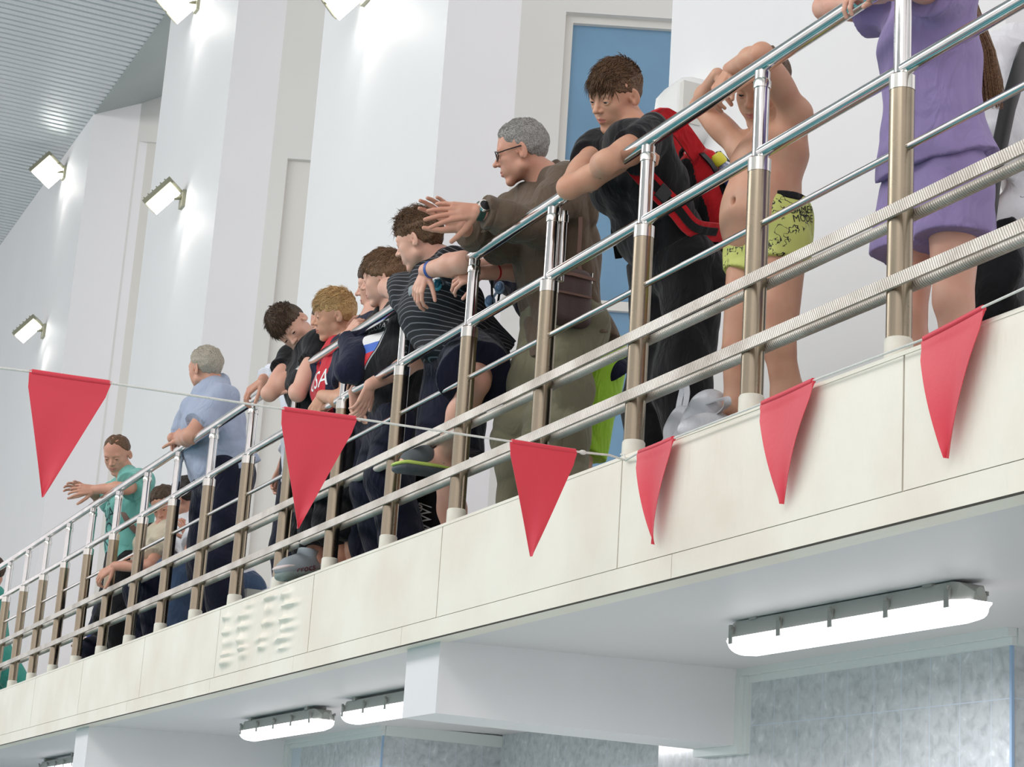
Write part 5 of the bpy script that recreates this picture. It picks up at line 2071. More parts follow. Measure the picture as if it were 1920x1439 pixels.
# ---- boy in the navy sweatshirt ------------------------------------------------------------------------------------
def sweatshirt_boy():
    X0, s = -3.98, 0.95
    J = pose(X0, s, dict(
        hL=(735, 800, 0.085), hR=('o', 'hL', (-0.17, 0, 0)),
        sL=(712, 622, 0.16), sR=('o', 'sL', (-0.32, -0.03, 0.0)), nek=(706, 590, 0.0),
        eL=(660, 695, 'n'), wL=(648, 632, 'f'),
        eR=(640, 690, 'f'), wR=(646, 622, 'n')), dict(L=(0.09, 0.30), R=(-0.10, 0.28)))
    root = person('person in a dark navy sweatshirt, hands clasped on the top rail', X0, 0.3)
    hd = px_head(708, 534, X0, 0.222, (-0.95, 0.15, -0.1), (0.15, -1))
    figure(root, J, s, M['skin_fair'], 0.98, hd, [(J['wL'], cam_dir(0.62, -0.7, 0.0), cam_dir(0.4, 0.5, -0.7), True, dict(L=0.15, curl=(0.9, 0.9, 0.95, 0.95), thumb=(0.3, 0.8))),
                                                 (J['wR'], cam_dir(0.7, -0.6, 0.0), cam_dir(0.3, 0.6, 0.7), False, dict(L=0.15, curl=(0.9, 0.9, 0.95, 0.95), thumb=(0.3, 0.8)))], h=0.006, hf=0.0028)
    hair(root, *hd, M['hair_dark'], BOY, 0.045, 500, 14, 0.06)
    pr = shirt_prims(J, s, 0.96, 0.016, 1.0, hem=P(735, 840, 0, X0), sleeve_end=dict(L=1.92, R=1.92), sleeve_w=1.0) + [cloth_folds(0.008, 26, 71)]
    solid('sweatshirt', pr, 0.0065, M['navy'], root)
    pr = trouser_prims(J, s, 0.97, 0.022, 1.0, 1.2) + [cloth_folds(0.006, 22, 72)]
    solid('trousers', pr, 0.008, M['navyp'], root)
    shoes(root, J, s, M['shoe'])


# ---- blond boy -----------------------------------------------------------------------------------------------------
def blond_boy():
    X0, s = -4.22, 0.92
    J = pose(X0, s, dict(
        hL=(668, 830, 0.085), hR=('o', 'hL', (-0.17, 0, 0)),
        sL=(662, 672, 0.155), sR=('o', 'sL', (-0.31, -0.02, 0.0)), nek=(646, 645, 0.0),
        eL=(652, 752, 'n'), wL=(604, 742, 'f'),
        eR=(598, 735, 'f'), wR=(640, 755, 'n')), dict(L=(0.09, 0.26), R=(-0.10, 0.24)))
    root = person('person in a navy and red jersey with arms folded on the middle rail', X0, 0.25)
    hd = px_head(624, 592, X0, 0.214, (-0.92, 0.12, 0.22), (0.12, -1))
    figure(root, J, s, M['skin_tan'], 0.95, hd, [(J['wL'], cam_dir(-0.4, 0.8, 0.1), cam_dir(0.3, 0.2, -0.8), True, dict(L=0.16, curl=(0.5, 0.55, 0.6, 0.6))),
                                                (J['wR'], cam_dir(0.8, -0.2, 0.2), cam_dir(0, 0.7, -0.5), False, dict(L=0.16, curl=(0.5, 0.5, 0.5, 0.5)))], h=0.006, hf=0.0027, browm=M['hair_blond'])
    hair(root, *hd, M['hair_blond'], BOY, 0.045, 2000, 15, 0.15, comb=(0.3, 0.9, 0.1), top_long=1.6, fringe=0.7, side=0.35)
    pr = shirt_prims(J, s, 0.97, 0.026, 0.62, hem=P(668, 860, 0, X0), sleeve_w=1.5) + [cloth_folds(0.007, 24, 81)]
    t = solid('jersey', pr, 0.0065, [M['navy'], M['redshirt']], root, mi_fn=lambda c: ((np.abs(c[:, 0] - X0) < 0.10) & (c[:, 1] < 0.2)).astype(int))
    bpy.context.view_layer.update()
    print_on(t, 'jersey_lettering', M['whiteprint'], P(634, 715, 0, X0 + 0.01), V3(1, 0.1, 0), V3(0, -0.2, 1), text='USA', size=0.11)
    print_on(t, 'jersey_badge', M['blueprint'], P(620, 678, 0, X0 - 0.06), V3(1, 0.1, 0), V3(0, -0.2, 1), polys=[[(-0.02, -0.035), (0.02, -0.035), (0.02, 0.035), (-0.02, 0.035)]])
    pr = trouser_prims(J, s, 0.97, 0.024, 0.56, 1.3) + [cloth_folds(0.006, 22, 82)]
    solid('shorts', pr, 0.007, M['blackp'], root)
    shoes(root, J, s, M['shoe'])


# ---- boy with tilted head ------------------------------------------------------------------------------------------
def tilted_boy():
    X0, s = -4.60, 0.93
    J = pose(X0, s, dict(
        hL=(630, 830, 0.085), hR=('o', 'hL', (-0.17, 0, 0)),
        sL=(602, 655, 0.17), sR=(552, 676, -0.16), nek=(582, 648, 0.0),
        eL=(558, 738, 'n'), wL=('o', 'eL', (-0.19, 0.06, 0.07)),
        eR=(505, 738, 'n'), wR=(578, 684, 'f'),
        aL=('y', 590, 1048, 0.10)), dict(stand=1, R=(-0.10, 0.22)))
    J['tL'] = J['aL'] + unit(P(520, 1062, 1, -0.07) - J['aL']) * 0.10
    root = person('person in a black t-shirt and grey clogs, head tilted over the rail', X0, 0.2)
    hd = px_head(547, 616, X0, 0.222, (-0.05, 0.55, 0.82), (-0.72, -0.70))
    figure(root, J, s, M['skin_fair'], 0.97, hd, [(J['wL'], (-1, 0.1, 0.2), (0, 0, -1), True, dict(L=0.15, curl=(0.9, 0.9, 0.9, 0.9))),
                                                 (J['wR'], cam_dir(0.8, -0.4, -0.5), cam_dir(0.1, 0.7, 0.5), False, dict(L=0.15, curl=(0.9, 0.9, 0.9, 0.9)))], h=0.006, hf=0.0027, look=(-0.3, 1, -0.4))
    hair(root, *hd, M['hair_dark'], BOY, 0.06, 2200, 19, 0.13, comb=(0.6, 0.8, 0.2), top_long=1.4, fringe=1.0, side=0.7)
    pr = shirt_prims(J, s, 1.0, 0.024, 0.36, hem=P(630, 855, 0, X0), sleeve_w=1.3) + [cloth_folds(0.007, 24, 91)]
    solid('t_shirt', pr, 0.0065, M['black'], root)
    pr = trouser_prims(J, s, 0.98, 0.022, 0.93, 1.15) + [cloth_folds(0.006, 22, 92)]
    solid('trousers', pr, 0.007, M['blackp'], root)
    # clogs
    for q in 'LR':
        A, T = J['a' + q], J['t' + q]
        f = unit(T - A) if q == 'L' else unit(V3(*(T - A)[:2], 0))
        sd = unit(np.cross(f, (0, 0, 1)))
        up = unit(np.cross(sd, f))
        dr = 0.022 if q == 'L' else 0.050
        hl = A - up * (dr + 0.030) - f * 0.045
        tt = A + f * 0.150 - up * dr
        ms = mat('grey_clog_foam', (150, 158, 164), 0.6)
        sole = solid('clog_sole', [round_bar(hl - up * 0.012, tt - up * 0.022, 0.042, 0.050, 0.02, (up, 0.55))], 0.005, M['rubberd'], root)
        up_ = solid('clog', [round_bar(tt - f * 0.02 + up * 0.006, A + f * 0.04 - up * 0.012, 0.046, 0.054, 0.03), round_bar(hl + up * 0.006, tt + up * 0.004, 0.041, 0.047, 0.02, (up, 0.6)),
                             round_bar(A - V3(0, 0, 0.0), A + up * 0.10, 0.036, 0.044, 0.01, sub=True)], 0.005, ms, root)
        tag(solid('clog_rim', [round_bar(hl + up * 0.012, tt + up * 0.012, 0.0425, 0.0525, 0.01, (up, 0.26))], 0.004, mat('pale_pink_rim', (224, 208, 206), 0.6), root), 'pale pink stripe')
        a_ = round_bar(A + f * 0.012 - up * 0.02, A + f * 0.026 + up * 0.055, 0.056, 0.040, 0.01, (sd, 1.0), cap_a=True, cap_b=True)
        solid('clog_strap', [round_bar(A + f * 0.045 - up * 0.015, A + f * 0.018 + up * 0.040, 0.050, 0.048, 0.01, cap_a=True, cap_b=True)], 0.004, mat('clog_strap_foam', (158, 168, 176), 0.6), root)
        if q == 'L':
            bpy.context.view_layer.update()
            print_on(up_, 'clog_lettering', mat('dark_red_print', (110, 32, 48), 0.6), A + f * 0.075 - up * 0.036, -f, up, text='crocs', size=0.040, parent=root, lift=0.005)


# ---- man with the rolled white cuff, hidden ------------------------------------------------------------------------
def cuff_man():
    X0, s = -5.42, 0.98
    J = pose(X0, s, dict(
        hL=(590, 860, 0.09), hR=('o', 'hL', (-0.18, 0, 0)),
        sL=(600, 672, 0.18), sR=('o', 'sL', (-0.36, 0.0, 0.0)), nek=(598, 640, 0.0),
        eL=('y', 575, 704, 0.22), wL=('y', 494, 712, -0.03),
        eR=('o', 'sR', (0.0, 0.05, -0.27)), wR=('o', 'eR', (0.02, -0.08, -0.22))), dict(L=(0.09, 0.42), R=(-0.10, 0.40)))
    root = person('person in a pale shirt, one hand with rolled cuff hanging over the rail', X0, 0.35)
    hd = px_head(612, 608, X0, 0.21, (-0.9, 0.2, 0.1), (0.15, -1))
    figure(root, J, s, M['skin_man'], 0.95, hd, [(J['wL'], cam_dir(-0.75, 0.6, 0.1), cam_dir(0.5, 0.7, -0.4), True, dict(L=0.175, curl=(0.5, 0.55, 0.6, 0.6), spread=0.2)),
                                                (J['wR'], cam_dir(-0.3, 0.9, 0.1), cam_dir(0.4, 0.2, 0.8), False, dict(L=0.18, curl=(0.4, 0.45, 0.5, 0.5)))], h=0.007, hf=0.003)
    hair(root, *hd, M['hair_dark'], SHORT, 0.02, 200, 24, 0.03)
    pr = shirt_prims(J, s, 1.0, 0.022, 1.0, sleeve_end=dict(L=1.82, R=1.6), sleeve_w=1.5) + [cloth_folds(0.006, 26, 101)]
    solid('shirt', pr, 0.007, M['paleshirt'], root)
    E, Wr = J['eL'], J['wL']
    solid('cuff', [round_bar(E + (Wr - E) * 0.74, E + (Wr - E) * 0.97, 0.050, 0.054, 0.01, cap_a=True, cap_b=True), cloth_folds(0.004, 50, 7)], 0.005, M['paleshirt'], root)
    pr = trouser_prims(J, s, 0.97, 0.022, 1.0, 1.1)
    solid('trousers', pr, 0.009, M['navyp'], root)
    shoes(root, J, s, M['shoe'])


# ---- grey haired man in light blue ---------------------------------------------------------------------------------
def blue_man():
    X0, s = -6.45, 1.02
    J = pose(X0, s, dict(
        hL=(428, 885, 0.095), hR=('o', 'hL', (-0.19, 0, 0)),
        sL=(418, 745, 0.185), sR=('o', 'sL', (-0.37, -0.04, 0.0)), nek=(400, 722, 0.0),
        eL=(358, 818, 'n'), wL=(338, 826, 'f'),
        eR=(340, 832, 'f'), wR=(324, 822, 'n')), dict(L=(0.10, 0.36), R=(-0.11, 0.32)))
    root = person('person in a light blue short-sleeved shirt seen from behind, leaning on the rail', X0, 0.35)
    hd = px_head(384, 692, X0, 0.235, (-0.80, 0.10, -0.58), (0.08, -1))
    figure(root, J, s, M['skin_man'], 1.28, hd, [(J['wL'], cam_dir(-0.3, 0.1, -0.9), cam_dir(0, 0.8, 0.2), True, dict(L=0.17, curl=(0.9, 0.9, 0.9, 0.9))),
                                                (J['wR'], cam_dir(0.7, -0.5, 0.5), cam_dir(0.6, 0.6, -0.6), False, dict(L=0.18, curl=(0.4, 0.45, 0.5, 0.5)))], arms=1.12, h=0.007, hf=0.0032, age=1.0, ear=1.1)
    hair(root, *hd, M['hair_lgrey'], SHORT, 0.03, 1500, 27, 0.05, comb=(0.2, 0.5, 0.2), top_long=1.4, wr=0.0035)
    pr = shirt_prims(J, s, 1.30, 0.026, 0.72, hem=P(430, 890, 0, X0), sleeve_w=1.9, belly=1.15, collar=0.35, flare=0.94) + [cloth_folds(0.010, 20, 111)]
    solid('shirt', pr, 0.008, M['lblue'], root)
    pr = trouser_prims(J, s, 1.25, 0.024, 1.0, 1.35) + [cloth_folds(0.007, 18, 112)]
    solid('trousers', pr, 0.009, M['navyp'], root)
    shoes(root, J, s, M['shoe'])


# ---- the seated pair -----------------------------------------------------------------------------------------------
def seated_white():
    X0, s = -7.25, 0.98
    J = pose(X0, s, dict(
        hL=(462, 1108, 0.09), hR=('o', 'hL', (-0.18, 0, 0)),
        sL=(376, 988, 0.17), sR=('o', 'sL', (-0.33, -0.03, 0.0)), nek=(366, 962, 0.0),
        eL=(362, 1040, 'n'), wL=(358, 1015, 'f'),
        eR=(330, 1045, 'f'), wR=(350, 1020, 'n'),
        kL=(342, 1072, 'n'), kR=(318, 1078, 'n')), {})
    for q in "LR":
        J['a' + q] = V3(J['k' + q][0], max(0.24, J['k' + q][1] + 0.02), FLOOR + 0.08)
        J['t' + q] = J['a' + q] + V3(0, -0.15, -0.05)
    root = person('seated person in a white t-shirt and blue jeans behind the railing', X0, 0.6)
    hd = px_head(348, 934, X0, 0.225, (-0.85, 0.25, -0.42), (0.0, -1))
    figure(root, J, s, M['skin_man'], 1.0, hd, [(J['wL'], cam_dir(-0.3, -0.9, 0.1), cam_dir(-0.5, 0.2, -0.7), True, dict(curl=(0.6, 0.6, 0.6, 0.6))),
                                               (J['wR'], cam_dir(0.3, -0.9, 0.1), cam_dir(0.5, 0.2, 0.7), False, dict(curl=(0.6, 0.6, 0.6, 0.6)))], h=0.008, hf=0.0034, feet=True)
    hair(root, *hd, M['hair_black'], SHORT, 0.045, 900, 28, 0.05, top_long=1.3)
    pr = shirt_prims(J, s, 1.05, 0.024, 0.75, sleeve_w=1.6) + [cloth_folds(0.008, 22, 121)]
    solid('t_shirt', pr, 0.008, M['white'], root)
    pr = trouser_prims(J, s, 1.02, 0.022, 1.0, 1.2) + [cloth_folds(0.006, 22, 122)]
    solid('jeans', pr, 0.008, M['jeans'], root)
    shoes(root, J, s, M['shoe'])


def seated_beige():
    X0, s = -7.72, 0.98
    J = pose(X0, s, dict(
        hL=(345, 1100, 0.09), hR=('o', 'hL', (-0.18, 0, 0)),
        sL=(310, 1010, 0.18), sR=('o', 'sL', (-0.34, -0.02, 0.0)), nek=(312, 985, 0.0),
        eL=(285, 1062, 'n'), wL=(215, 1062, 'f'),
        eR=(262, 1085, 'f'), wR=(272, 1098, 'n'),
        kL=(283, 1100, 'n'), kR=(262, 1108, 'n')), {})
    for q in 'LR':
        J['a' + q] = V3(J['k' + q][0], max(0.24, J['k' + q][1] + 0.02), FLOOR + 0.08)
        J['t' + q] = J['a' + q] + V3(0, -0.15, -0.05)
    root = person('seated person in a beige t-shirt bending towards the white t-shirt', X0, 0.6)
    hd = px_head(309, 948, X0, 0.225, (-0.25, 0.35, 0.85), (-0.25, -1))
    figure(root, J, s, M['skin_man'], 1.0, hd, [(J['wL'], cam_dir(-0.8, 0.5, 0.1), cam_dir(0.2, 0.7, -0.5), True, dict(curl=(0.6, 0.6, 0.6, 0.6))),
                                               (J['wR'], cam_dir(0.0, 0.95, 0.2), cam_dir(0.5, 0.2, -0.7), False, dict(curl=(0.35, 0.35, 0.4, 0.4)))], h=0.008, hf=0.0034, smile=0.8, age=0.9)
    hair(root, *hd, M['hair_dark'], SHORT, 0.035, 700, 29, 0.05)
    pr = shirt_prims(J, s, 1.03, 0.022, 0.75, sleeve_w=1.6) + [cloth_folds(0.007, 22, 131)]
    solid('t_shirt', pr, 0.008, M['beige'], root)
    pr = trouser_prims(J, s, 1.0, 0.022, 1.0, 1.2)
    solid('trousers', pr, 0.009, M['navyp'], root)
    shoes(root, J, s, M['shoe'])


# ---- smiling man in turquoise --------------------------------------------------------------------------------------
def turquoise_man():
    X0, s = -8.55, 1.0
    J = pose(X0, s, dict(
        hL=(246, 1060, 0.095), hR=('o', 'hL', (-0.19, 0, 0)),
        sL=(266, 905, 0.19), sR=('o', 'sL', (-0.36, -0.05, 0.0)), nek=(240, 893, 0.0),
        eL=(238, 916, 'n'), wL=(178, 918, 'f'),
        eR=(196, 938, 'f'), wR=(168, 922, 'n')), dict(L=(0.10, 0.32), R=(-0.11, 0.28)))
    root = person('smiling person in a turquoise t-shirt with hands held out over the rail', X0, 0.3)
    hd = px_head(219, 853, X0, 0.242, (-0.22, 0.32, 0.90), (-0.02, -1))
    figure(root, J, s, M['skin_man'], 1.1, hd, [(J['wL'], cam_dir(-0.95, 0.0, 0.1), cam_dir(0, 0.3, -0.9), True, dict(curl=(0.3, 0.35, 0.4, 0.5), spread=0.25)),
                                               (J['wR'], cam_dir(-0.8, -0.35, 0.2), cam_dir(0, 0.3, 0.9), False, dict(curl=(0.35, 0.4, 0.4, 0.5), spread=0.25))], h=0.007, hf=0.003, smile=1.0, age=1.0, ear=1.0, look=(-0.2, 1, -0.5))
    hair(root, *hd, M['hair_brown'], RECEDE, 0.012, 900, 30, 0.025, wr=0.003)
    pr = shirt_prims(J, s, 1.12, 0.028, 0.78, hem=P(246, 1062, 0, X0), sleeve_w=1.9) + [cloth_folds(0.009, 22, 141)]
    t = solid('t_shirt', pr, 0.007, M['teal'], root)
    bpy.context.view_layer.update()
    print_on(t, 'shirt_lettering', M['darkteal'], P(212, 978, 0, X0 - 0.05), cam_dir(0.9, -0.3, 0.35), cam_dir(-0.1, -1, 0.0), text='HE\nEUA\nLOI\nNE', size=0.105)
    pr = trouser_prims(J, s, 1.05, 0.026, 1.0, 1.3) + [cloth_folds(0.006, 20, 142)]
    solid('trousers', pr, 0.009, M['blackp'], root)
    shoes(root, J, s, M['shoe'])
    return J


# ---- small child crouching with a bottle, and the person at the left edge ------------------------------------------
def crouching_child():
    X0, s = -8.95, 0.80
    J = pose(X0, s, dict(
        hL=(215, 1200, 0.08), hR=('o', 'hL', (-0.16, 0, 0)),
        sL=(216, 1124, 0.14), sR=('o', 'sL', (-0.28, 0, 0)), nek=(212, 1108, 0.0),
        eL=(195, 1165, 'n'), wL=(182, 1203, 'f'),
        eR=(188, 1160, 'f'), wR=(168, 1200, 'n'),
        kL=(172, 1218, 'n'), kR=(160, 1226, 'n')), {})
    for q in 'LR':
        J['a' + q] = V3(J['k' + q][0], max(0.26, J['k' + q][1] + 0.1), FLOOR + 0.07)
        J['t' + q] = J['a' + q] + V3(0, -0.13, -0.04)
    root = person('person in navy crouching low behind the posts with a small bottle', X0, 0.4)
    hd = px_head(216, 1084, X0, 0.2, (-0.9, 0.3, 0.2), (0, -1))
    figure(root, J, s, M['skin_fair'], 1.0, hd, [(J['wL'], cam_dir(-0.9, 0.2, 0.1), cam_dir(-0.1, -0.9, 0.0), True, dict(L=0.14, curl=(0.5, 0.5, 0.5, 0.5))),
                                               (J['wR'], cam_dir(-0.5, 0.4, 0.1), cam_dir(-0.1, -0.9, 0.2), False, dict(L=0.14, curl=(0.5, 0.5, 0.5, 0.5)))], h=0.008, hf=0.0036)
    hair(root, *hd, M['hair_dark'], BOY, 0.04, 200, 31, 0.05)
    solid('shirt', shirt_prims(J, s, 1.0, 0.02, 0.8, sleeve_end=dict(L=1.8, R=1.8)), 0.009, M['navy'], root)
    solid('trousers', trouser_prims(J, s, 1.0, 0.02, 1.0, 1.1), 0.009, M['navyp'], root)
    b = MB()
    p = P(171, 1196, 0, X0 + 0.05)
    b.tube([p + V3(0, 0, -0.03), p + V3(0, 0, 0.03)], 0.03, 14)
    root2 = b.build('bottle', mat('blue_bottle', (40, 70, 170), 0.4), origin=tuple(p))
    tag(root2, 'small blue and red bottle in the hand of the crouching person in navy', 'bottle')
    b = MB(); b.tube([p + V3(0.01, 0.03, 0.02), p + V3(0.01, 0.05, 0.045)], 0.022, 12); b.build('bottle_cap', M['red'], root2)


def edge_person():
    X0, s = -11.95, 1.0
    J = pose(X0, s, dict(
        hL=(-8, 1225, 0.09), hR=('o', 'hL', (-0.18, 0, 0)),
        sL=(-12, 1118, 0.18), sR=('o', 'sL', (-0.36, -0.02, 0)), nek=(-22, 1098, 0.0),
        eL=(-14, 1190, 'n'), wL=(-30, 1140, 'f'),
        eR=(-40, 1180, 'f'), wR=(-40, 1150, 'n')), dict(L=(0.09, 0.62), R=(-0.1, 0.58)))
    root = person('person in teal clothes cut off by the left edge', X0, 0.45)
    hd = px_head(-14, 1074, X0, 0.23, (-0.8, 0.1, -0.5), (0, -1))
    figure(root, J, s, M['skin_man'], 1.0, hd, [(J['wL'], cam_dir(-0.8, 0.2, 0), cam_dir(0, 0.9, 0), True, {}), (J['wR'], cam_dir(-0.8, 0.2, 0), cam_dir(0, 0.9, 0), False, {})], h=0.009, hf=0.004)
    hair(root, *hd, M['hair_dark'], BOWL, 0.05, 400, 33, 0.06)
    solid('shirt', shirt_prims(J, s, 1.05, 0.025, 0.8, sleeve_w=1.5) + [cloth_folds(0.004, 20, 151)], 0.009, M['teal_d'], root)
    solid('trousers', trouser_prims(J, s, 1.05, 0.03, 1.0, 1.2) + [cloth_folds(0.004, 20, 152)], 0.009, M['teal_d'], root)
    shoes(root, J, s, M['shoe'])


# ---- man walking away at the right edge ----------------------------------------------------------------------------
def walking_man():
    s = 1.0
    c = P(1985, 300, 1, 1.02)
    zs = P(1960, 130, 1, 1.02)[2]
    x, y = c[0], 1.02
    z = lambda dz: zs + dz
    J = dict(hL=V3(x + 0.02, y - 0.09, z(-0.52)), hR=V3(x + 0.02, y + 0.09, z(-0.52)), sL=V3(x, y - 0.19, z(-0.03)), sR=V3(x, y + 0.19, z(-0.03)), nek=V3(x, y, z(0.06)),
             eL=V3(x + 0.04, y - 0.25, z(-0.31)), wL=V3(x - 0.05, y - 0.26, z(-0.53)), eR=V3(x + 0.02, y + 0.25, z(-0.31)), wR=V3(x - 0.06, y + 0.24, z(-0.52)),
             aL=V3(x + 0.16, y - 0.09, FLOOR + 0.10), aR=V3(x - 0.18, y + 0.09, FLOOR + 0.085))
    for q in 'LR':
        J['k' + q] = (J['h' + q] + J['a' + q]) / 2 + V3(-0.05, 0, 0)
        J['t' + q] = J['a' + q] + V3(-0.17, 0, -0.05)
    root = person('person in a white shirt with a black shoulder strap at the right edge', x, y)
    hd = (V3(x - 0.02, y, z(0.24)), frame_from((-1, 0, -0.05)), 0.23)
    figure(root, J, s, M['skin_man'], 1.05, hd, [(J['wL'], (-0.2, 0, -1), (-0.2, 1, 0), True, {}), (J['wR'], (-0.2, 0, -1), (-0.2, -1, 0), False, {})], h=0.008, hf=0.004)
    hair(root, *hd, M['hair_brown'], SHORT, 0.03, 300, 41, 0.05)
    sh = solid('shirt', shirt_prims(J, s, 1.08, 0.03, 1.0, sleeve_w=1.7, flare=1.1, sleeve_end=dict(L=1.45, R=1.45)) + [cloth_folds(0.012, 20, 161)], 0.008, M['white'], root)
    solid('trousers', trouser_prims(J, s, 1.05, 0.03, 1.0, 1.3) + [cloth_folds(0.008, 20, 162)], 0.009, M['greyp'], root)
    shoes(root, J, s, M['shoe'])
    # black bag hung from the far shoulder across the back
    bc = P(1860, 505, 0, x + 0.08)
    bag = empty('shoulder_bag', tuple(bc), 'black bag hanging beside the white shirt at the right edge', 'bag')
    solid('bag_body', [round_bar(bc + V3(-0.05, 0, -0.10), bc + V3(-0.05, 0, 0.12), 0.075, 0.065, 0.02, (V3(1, 0, 0), 2.0), cap_b=True), cloth_folds(0.006, 30, 6)], 0.008, M['black'], bag)
    b = MB()
    pts = smooth_pts = [V3(x + 0.0, y - 0.10, z(0.06)), P(1914, 122, 0, x + 0.19), P(1890, 200, 0, x + 0.205), P(1864, 325, 0, x + 0.18), P(1852, 430, 0, x + 0.10), bc + V3(0.0, 0.0, 0.12)]
    b.tube(pts, 0.026, 10, flat=(V3(1, 0, 0), 0.35))
    b.build('bag_strap', M['blackpl'], bag)


for fn in (girl, swim_boy, backpack_boy, brown_man, lime_boy, striped_boy, shield_boy, sweatshirt_boy, blond_boy, tilted_boy, cuff_man, blue_man,
           seated_white, seated_beige, turquoise_man, crouching_child, edge_person, walking_man):
    fn()
# ================================================================ things carried, worn over the shoulder or lying about
def ribbon(pts, width, thick, side):
    """flat strap through pts; side = direction of its width"""
    b = MB()
    side = unit(side)
    vs = []
    pts = [np.array(p, float) for p in pts]
    for i, p in enumerate(pts):
        t = unit(pts[min(i + 1, len(pts) - 1)] - pts[max(i - 1, 0)])
        u = unit(side - t * (side @ t))
        n = np.cross(t, u)
        vs += [p + u * width / 2 + n * thick / 2, p - u * width / 2 + n * thick / 2, p - u * width / 2 - n * thick / 2, p + u * width / 2 - n * thick / 2]
    n = len(pts)
    fs = [(i * 4 + k, i * 4 + (k + 1) % 4, i * 4 + 4 + (k + 1) % 4, i * 4 + 4 + k) for i in range(n - 1) for k in range(4)] + [(3, 2, 1, 0), (4 * n - 4, 4 * n - 3, 4 * n - 2, 4 * n - 1)]
    b.add(vs, fs)
    return b


def smooth_path(pts, n=6):
    pts = [np.array(p, float) for p in pts]
    out = []
    for i in range(len(pts) - 1):
        p0, p1, p2, p3 = pts[max(i - 1, 0)], pts[i], pts[i + 1], pts[min(i + 2, len(pts) - 1)]
        for t in np.linspace(0, 1, n, endpoint=False):
            out.append(0.5 * ((2 * p1) + (-p0 + p2) * t + (2 * p0 - 5 * p1 + 4 * p2 - p3) * t * t + (-p0 + 3 * p1 - 3 * p2 + p3) * t ** 3))
    out.append(pts[-1])
    return out


# ---- backpack
XB_ = -1.75
pt = lambda px, py, dx=0.0: P(px, py, 0, XB_ + dx)
top, bot = pt(1300, 292), pt(1352, 520)
up = unit(top - bot)
out = unit(np.cross(V3(1, 0, 0), up))
out = out if out[1] > 0 else -out
cen = (top + bot) / 2 + out * 0.045
hh = np.linalg.norm(top - bot) / 2
bp = empty('backpack', tuple(cen), 'red and black backpack worn over the black t-shirt', 'backpack')
R3 = np.stack([V3(1, 0, 0), out, up], 1)
BW = lambda x, o, u: cen + R3 @ V3(x, o, u)
pr = [round_bar(BW(0, -0.02, -hh * 0.72), BW(0, -0.03, hh * 0.80), 0.075, 0.060, 0.03, (V3(1, 0, 0), 1.85)),
      round_bar(BW(0, 0.035, -hh * 0.68), BW(0, 0.0, hh * 0.60), 0.078, 0.055, 0.03, (V3(1, 0, 0), 1.75)), cloth_folds(0.006, 22, 5)]


def bp_zone(c):
    l = (c - cen) @ R3
    u, o = l[:, 2] / hh, l[:, 1]
    return ((u > -0.35) & (o > -0.085)).astype(int)


solid('main_body', pr, 0.005, [M['black'], M['red']], bp, bp_zone)
pr = [round_bar(BW(0, 0.075, -hh * 0.62), BW(0, 0.068, hh * 0.10), 0.058, 0.045, 0.02, (V3(1, 0, 0), 1.7)), cloth_folds(0.005, 24, 6)]
tag(solid('front_pocket', pr, 0.005, [M['black'], M['red']], bp, lambda c: (((c - cen) @ R3)[:, 2] / hh > -0.16).astype(int)), 'red and black front pocket')
pr = [round_bar(BW(0.105, 0.01, -hh * 0.70), BW(0.118, 0.02, -hh * 0.05), 0.062, 0.058, 0.02, (up, 1.0), cap_b=True), cloth_folds(0.005, 24, 8)]
solid('side_pocket', pr, 0.005, M['black'], bp)
for k, (o0, o1, col) in enumerate(((-0.045, -0.055, M['blackpl']), (0.048, 0.010, M['blackpl']))):
    pts = smooth_path([BW(0.125, o0, -hh * 0.30), BW(0.137, o0 - 0.002, hh * 0.1), BW(0.122, o1, hh * 0.60), BW(0.08, o1 - 0.01, hh * 0.92)])
    b = ribbon(pts, 0.020, 0.006, out)
    b.build('zip_piping', col, bp)
b = ribbon(smooth_path([BW(0.142, 0.055, -hh * 0.1), BW(0.148, 0.05, hh * 0.2), BW(0.128, 0.02, hh * 0.55)]), 0.036, 0.008, out)
b.build('side_panel', M['black'], bp)
b = MB(); b.tube(smooth_path([BW(-0.05, -0.06, hh * 0.98), BW(-0.04, -0.06, hh * 1.14), BW(0.04, -0.06, hh * 1.14), BW(0.05, -0.06, hh * 0.98)]), 0.008, 8); b.build('grab_handle', M['black'], bp)
b = MB(); b.obox(BW(0.145, -0.03, hh * 0.52), V3(0.004, 0, 0), out * 0.014, up * 0.022); b.build('buckle', mat('grey_buckle', (150, 150, 154), 0.35, 0.5), bp)
# shoulder straps, near side visible across the boy's flank
for sg, nm in ((1, 'shoulder_strap'), (-1, 'shoulder_strap')):
    k = 0.185 if sg > 0 else -0.20
    f = 1 if sg > 0 else -1
    path = smooth_path([BW(0.07 * f, -0.07, hh * 0.92), pt(1248, 236, 0.125 * f) + V3(0, 0, 0.03), pt(1206, 262, 0.13 * f) + V3(0, -0.04, 0.0), pt(1192, 300, 0.150 * f) + V3(0, -0.02, 0),
                        pt(1226, 350, 0.186 * f), pt(1268, 392, 0.196 * f), pt(1305, 430, 0.18 * f), BW(0.13 * f, -0.05, -hh * 0.45)])
    o = ribbon(path, 0.062, 0.010, V3(0.35, 0.4, 0.8)).build(nm, M['red'], bp)
    q = ribbon([p + V3(0.006 * f, 0, 0) for p in path[12:-3]], 0.026, 0.008, V3(0.35, 0.4, 0.8)).build('webbing', M['black'], o)
    q.location = (0, 0, 0)
    ladder = path[int(len(path) * 0.62)]
    b = MB(); b.obox(ladder + V3(0.012 * f, 0, 0), V3(0.005, 0, 0), V3(0, 0.018, -0.012), V3(0, 0.014, 0.022)); q = b.build('strap_buckle', M['blackpl'], o); q.location = (0, 0, 0)
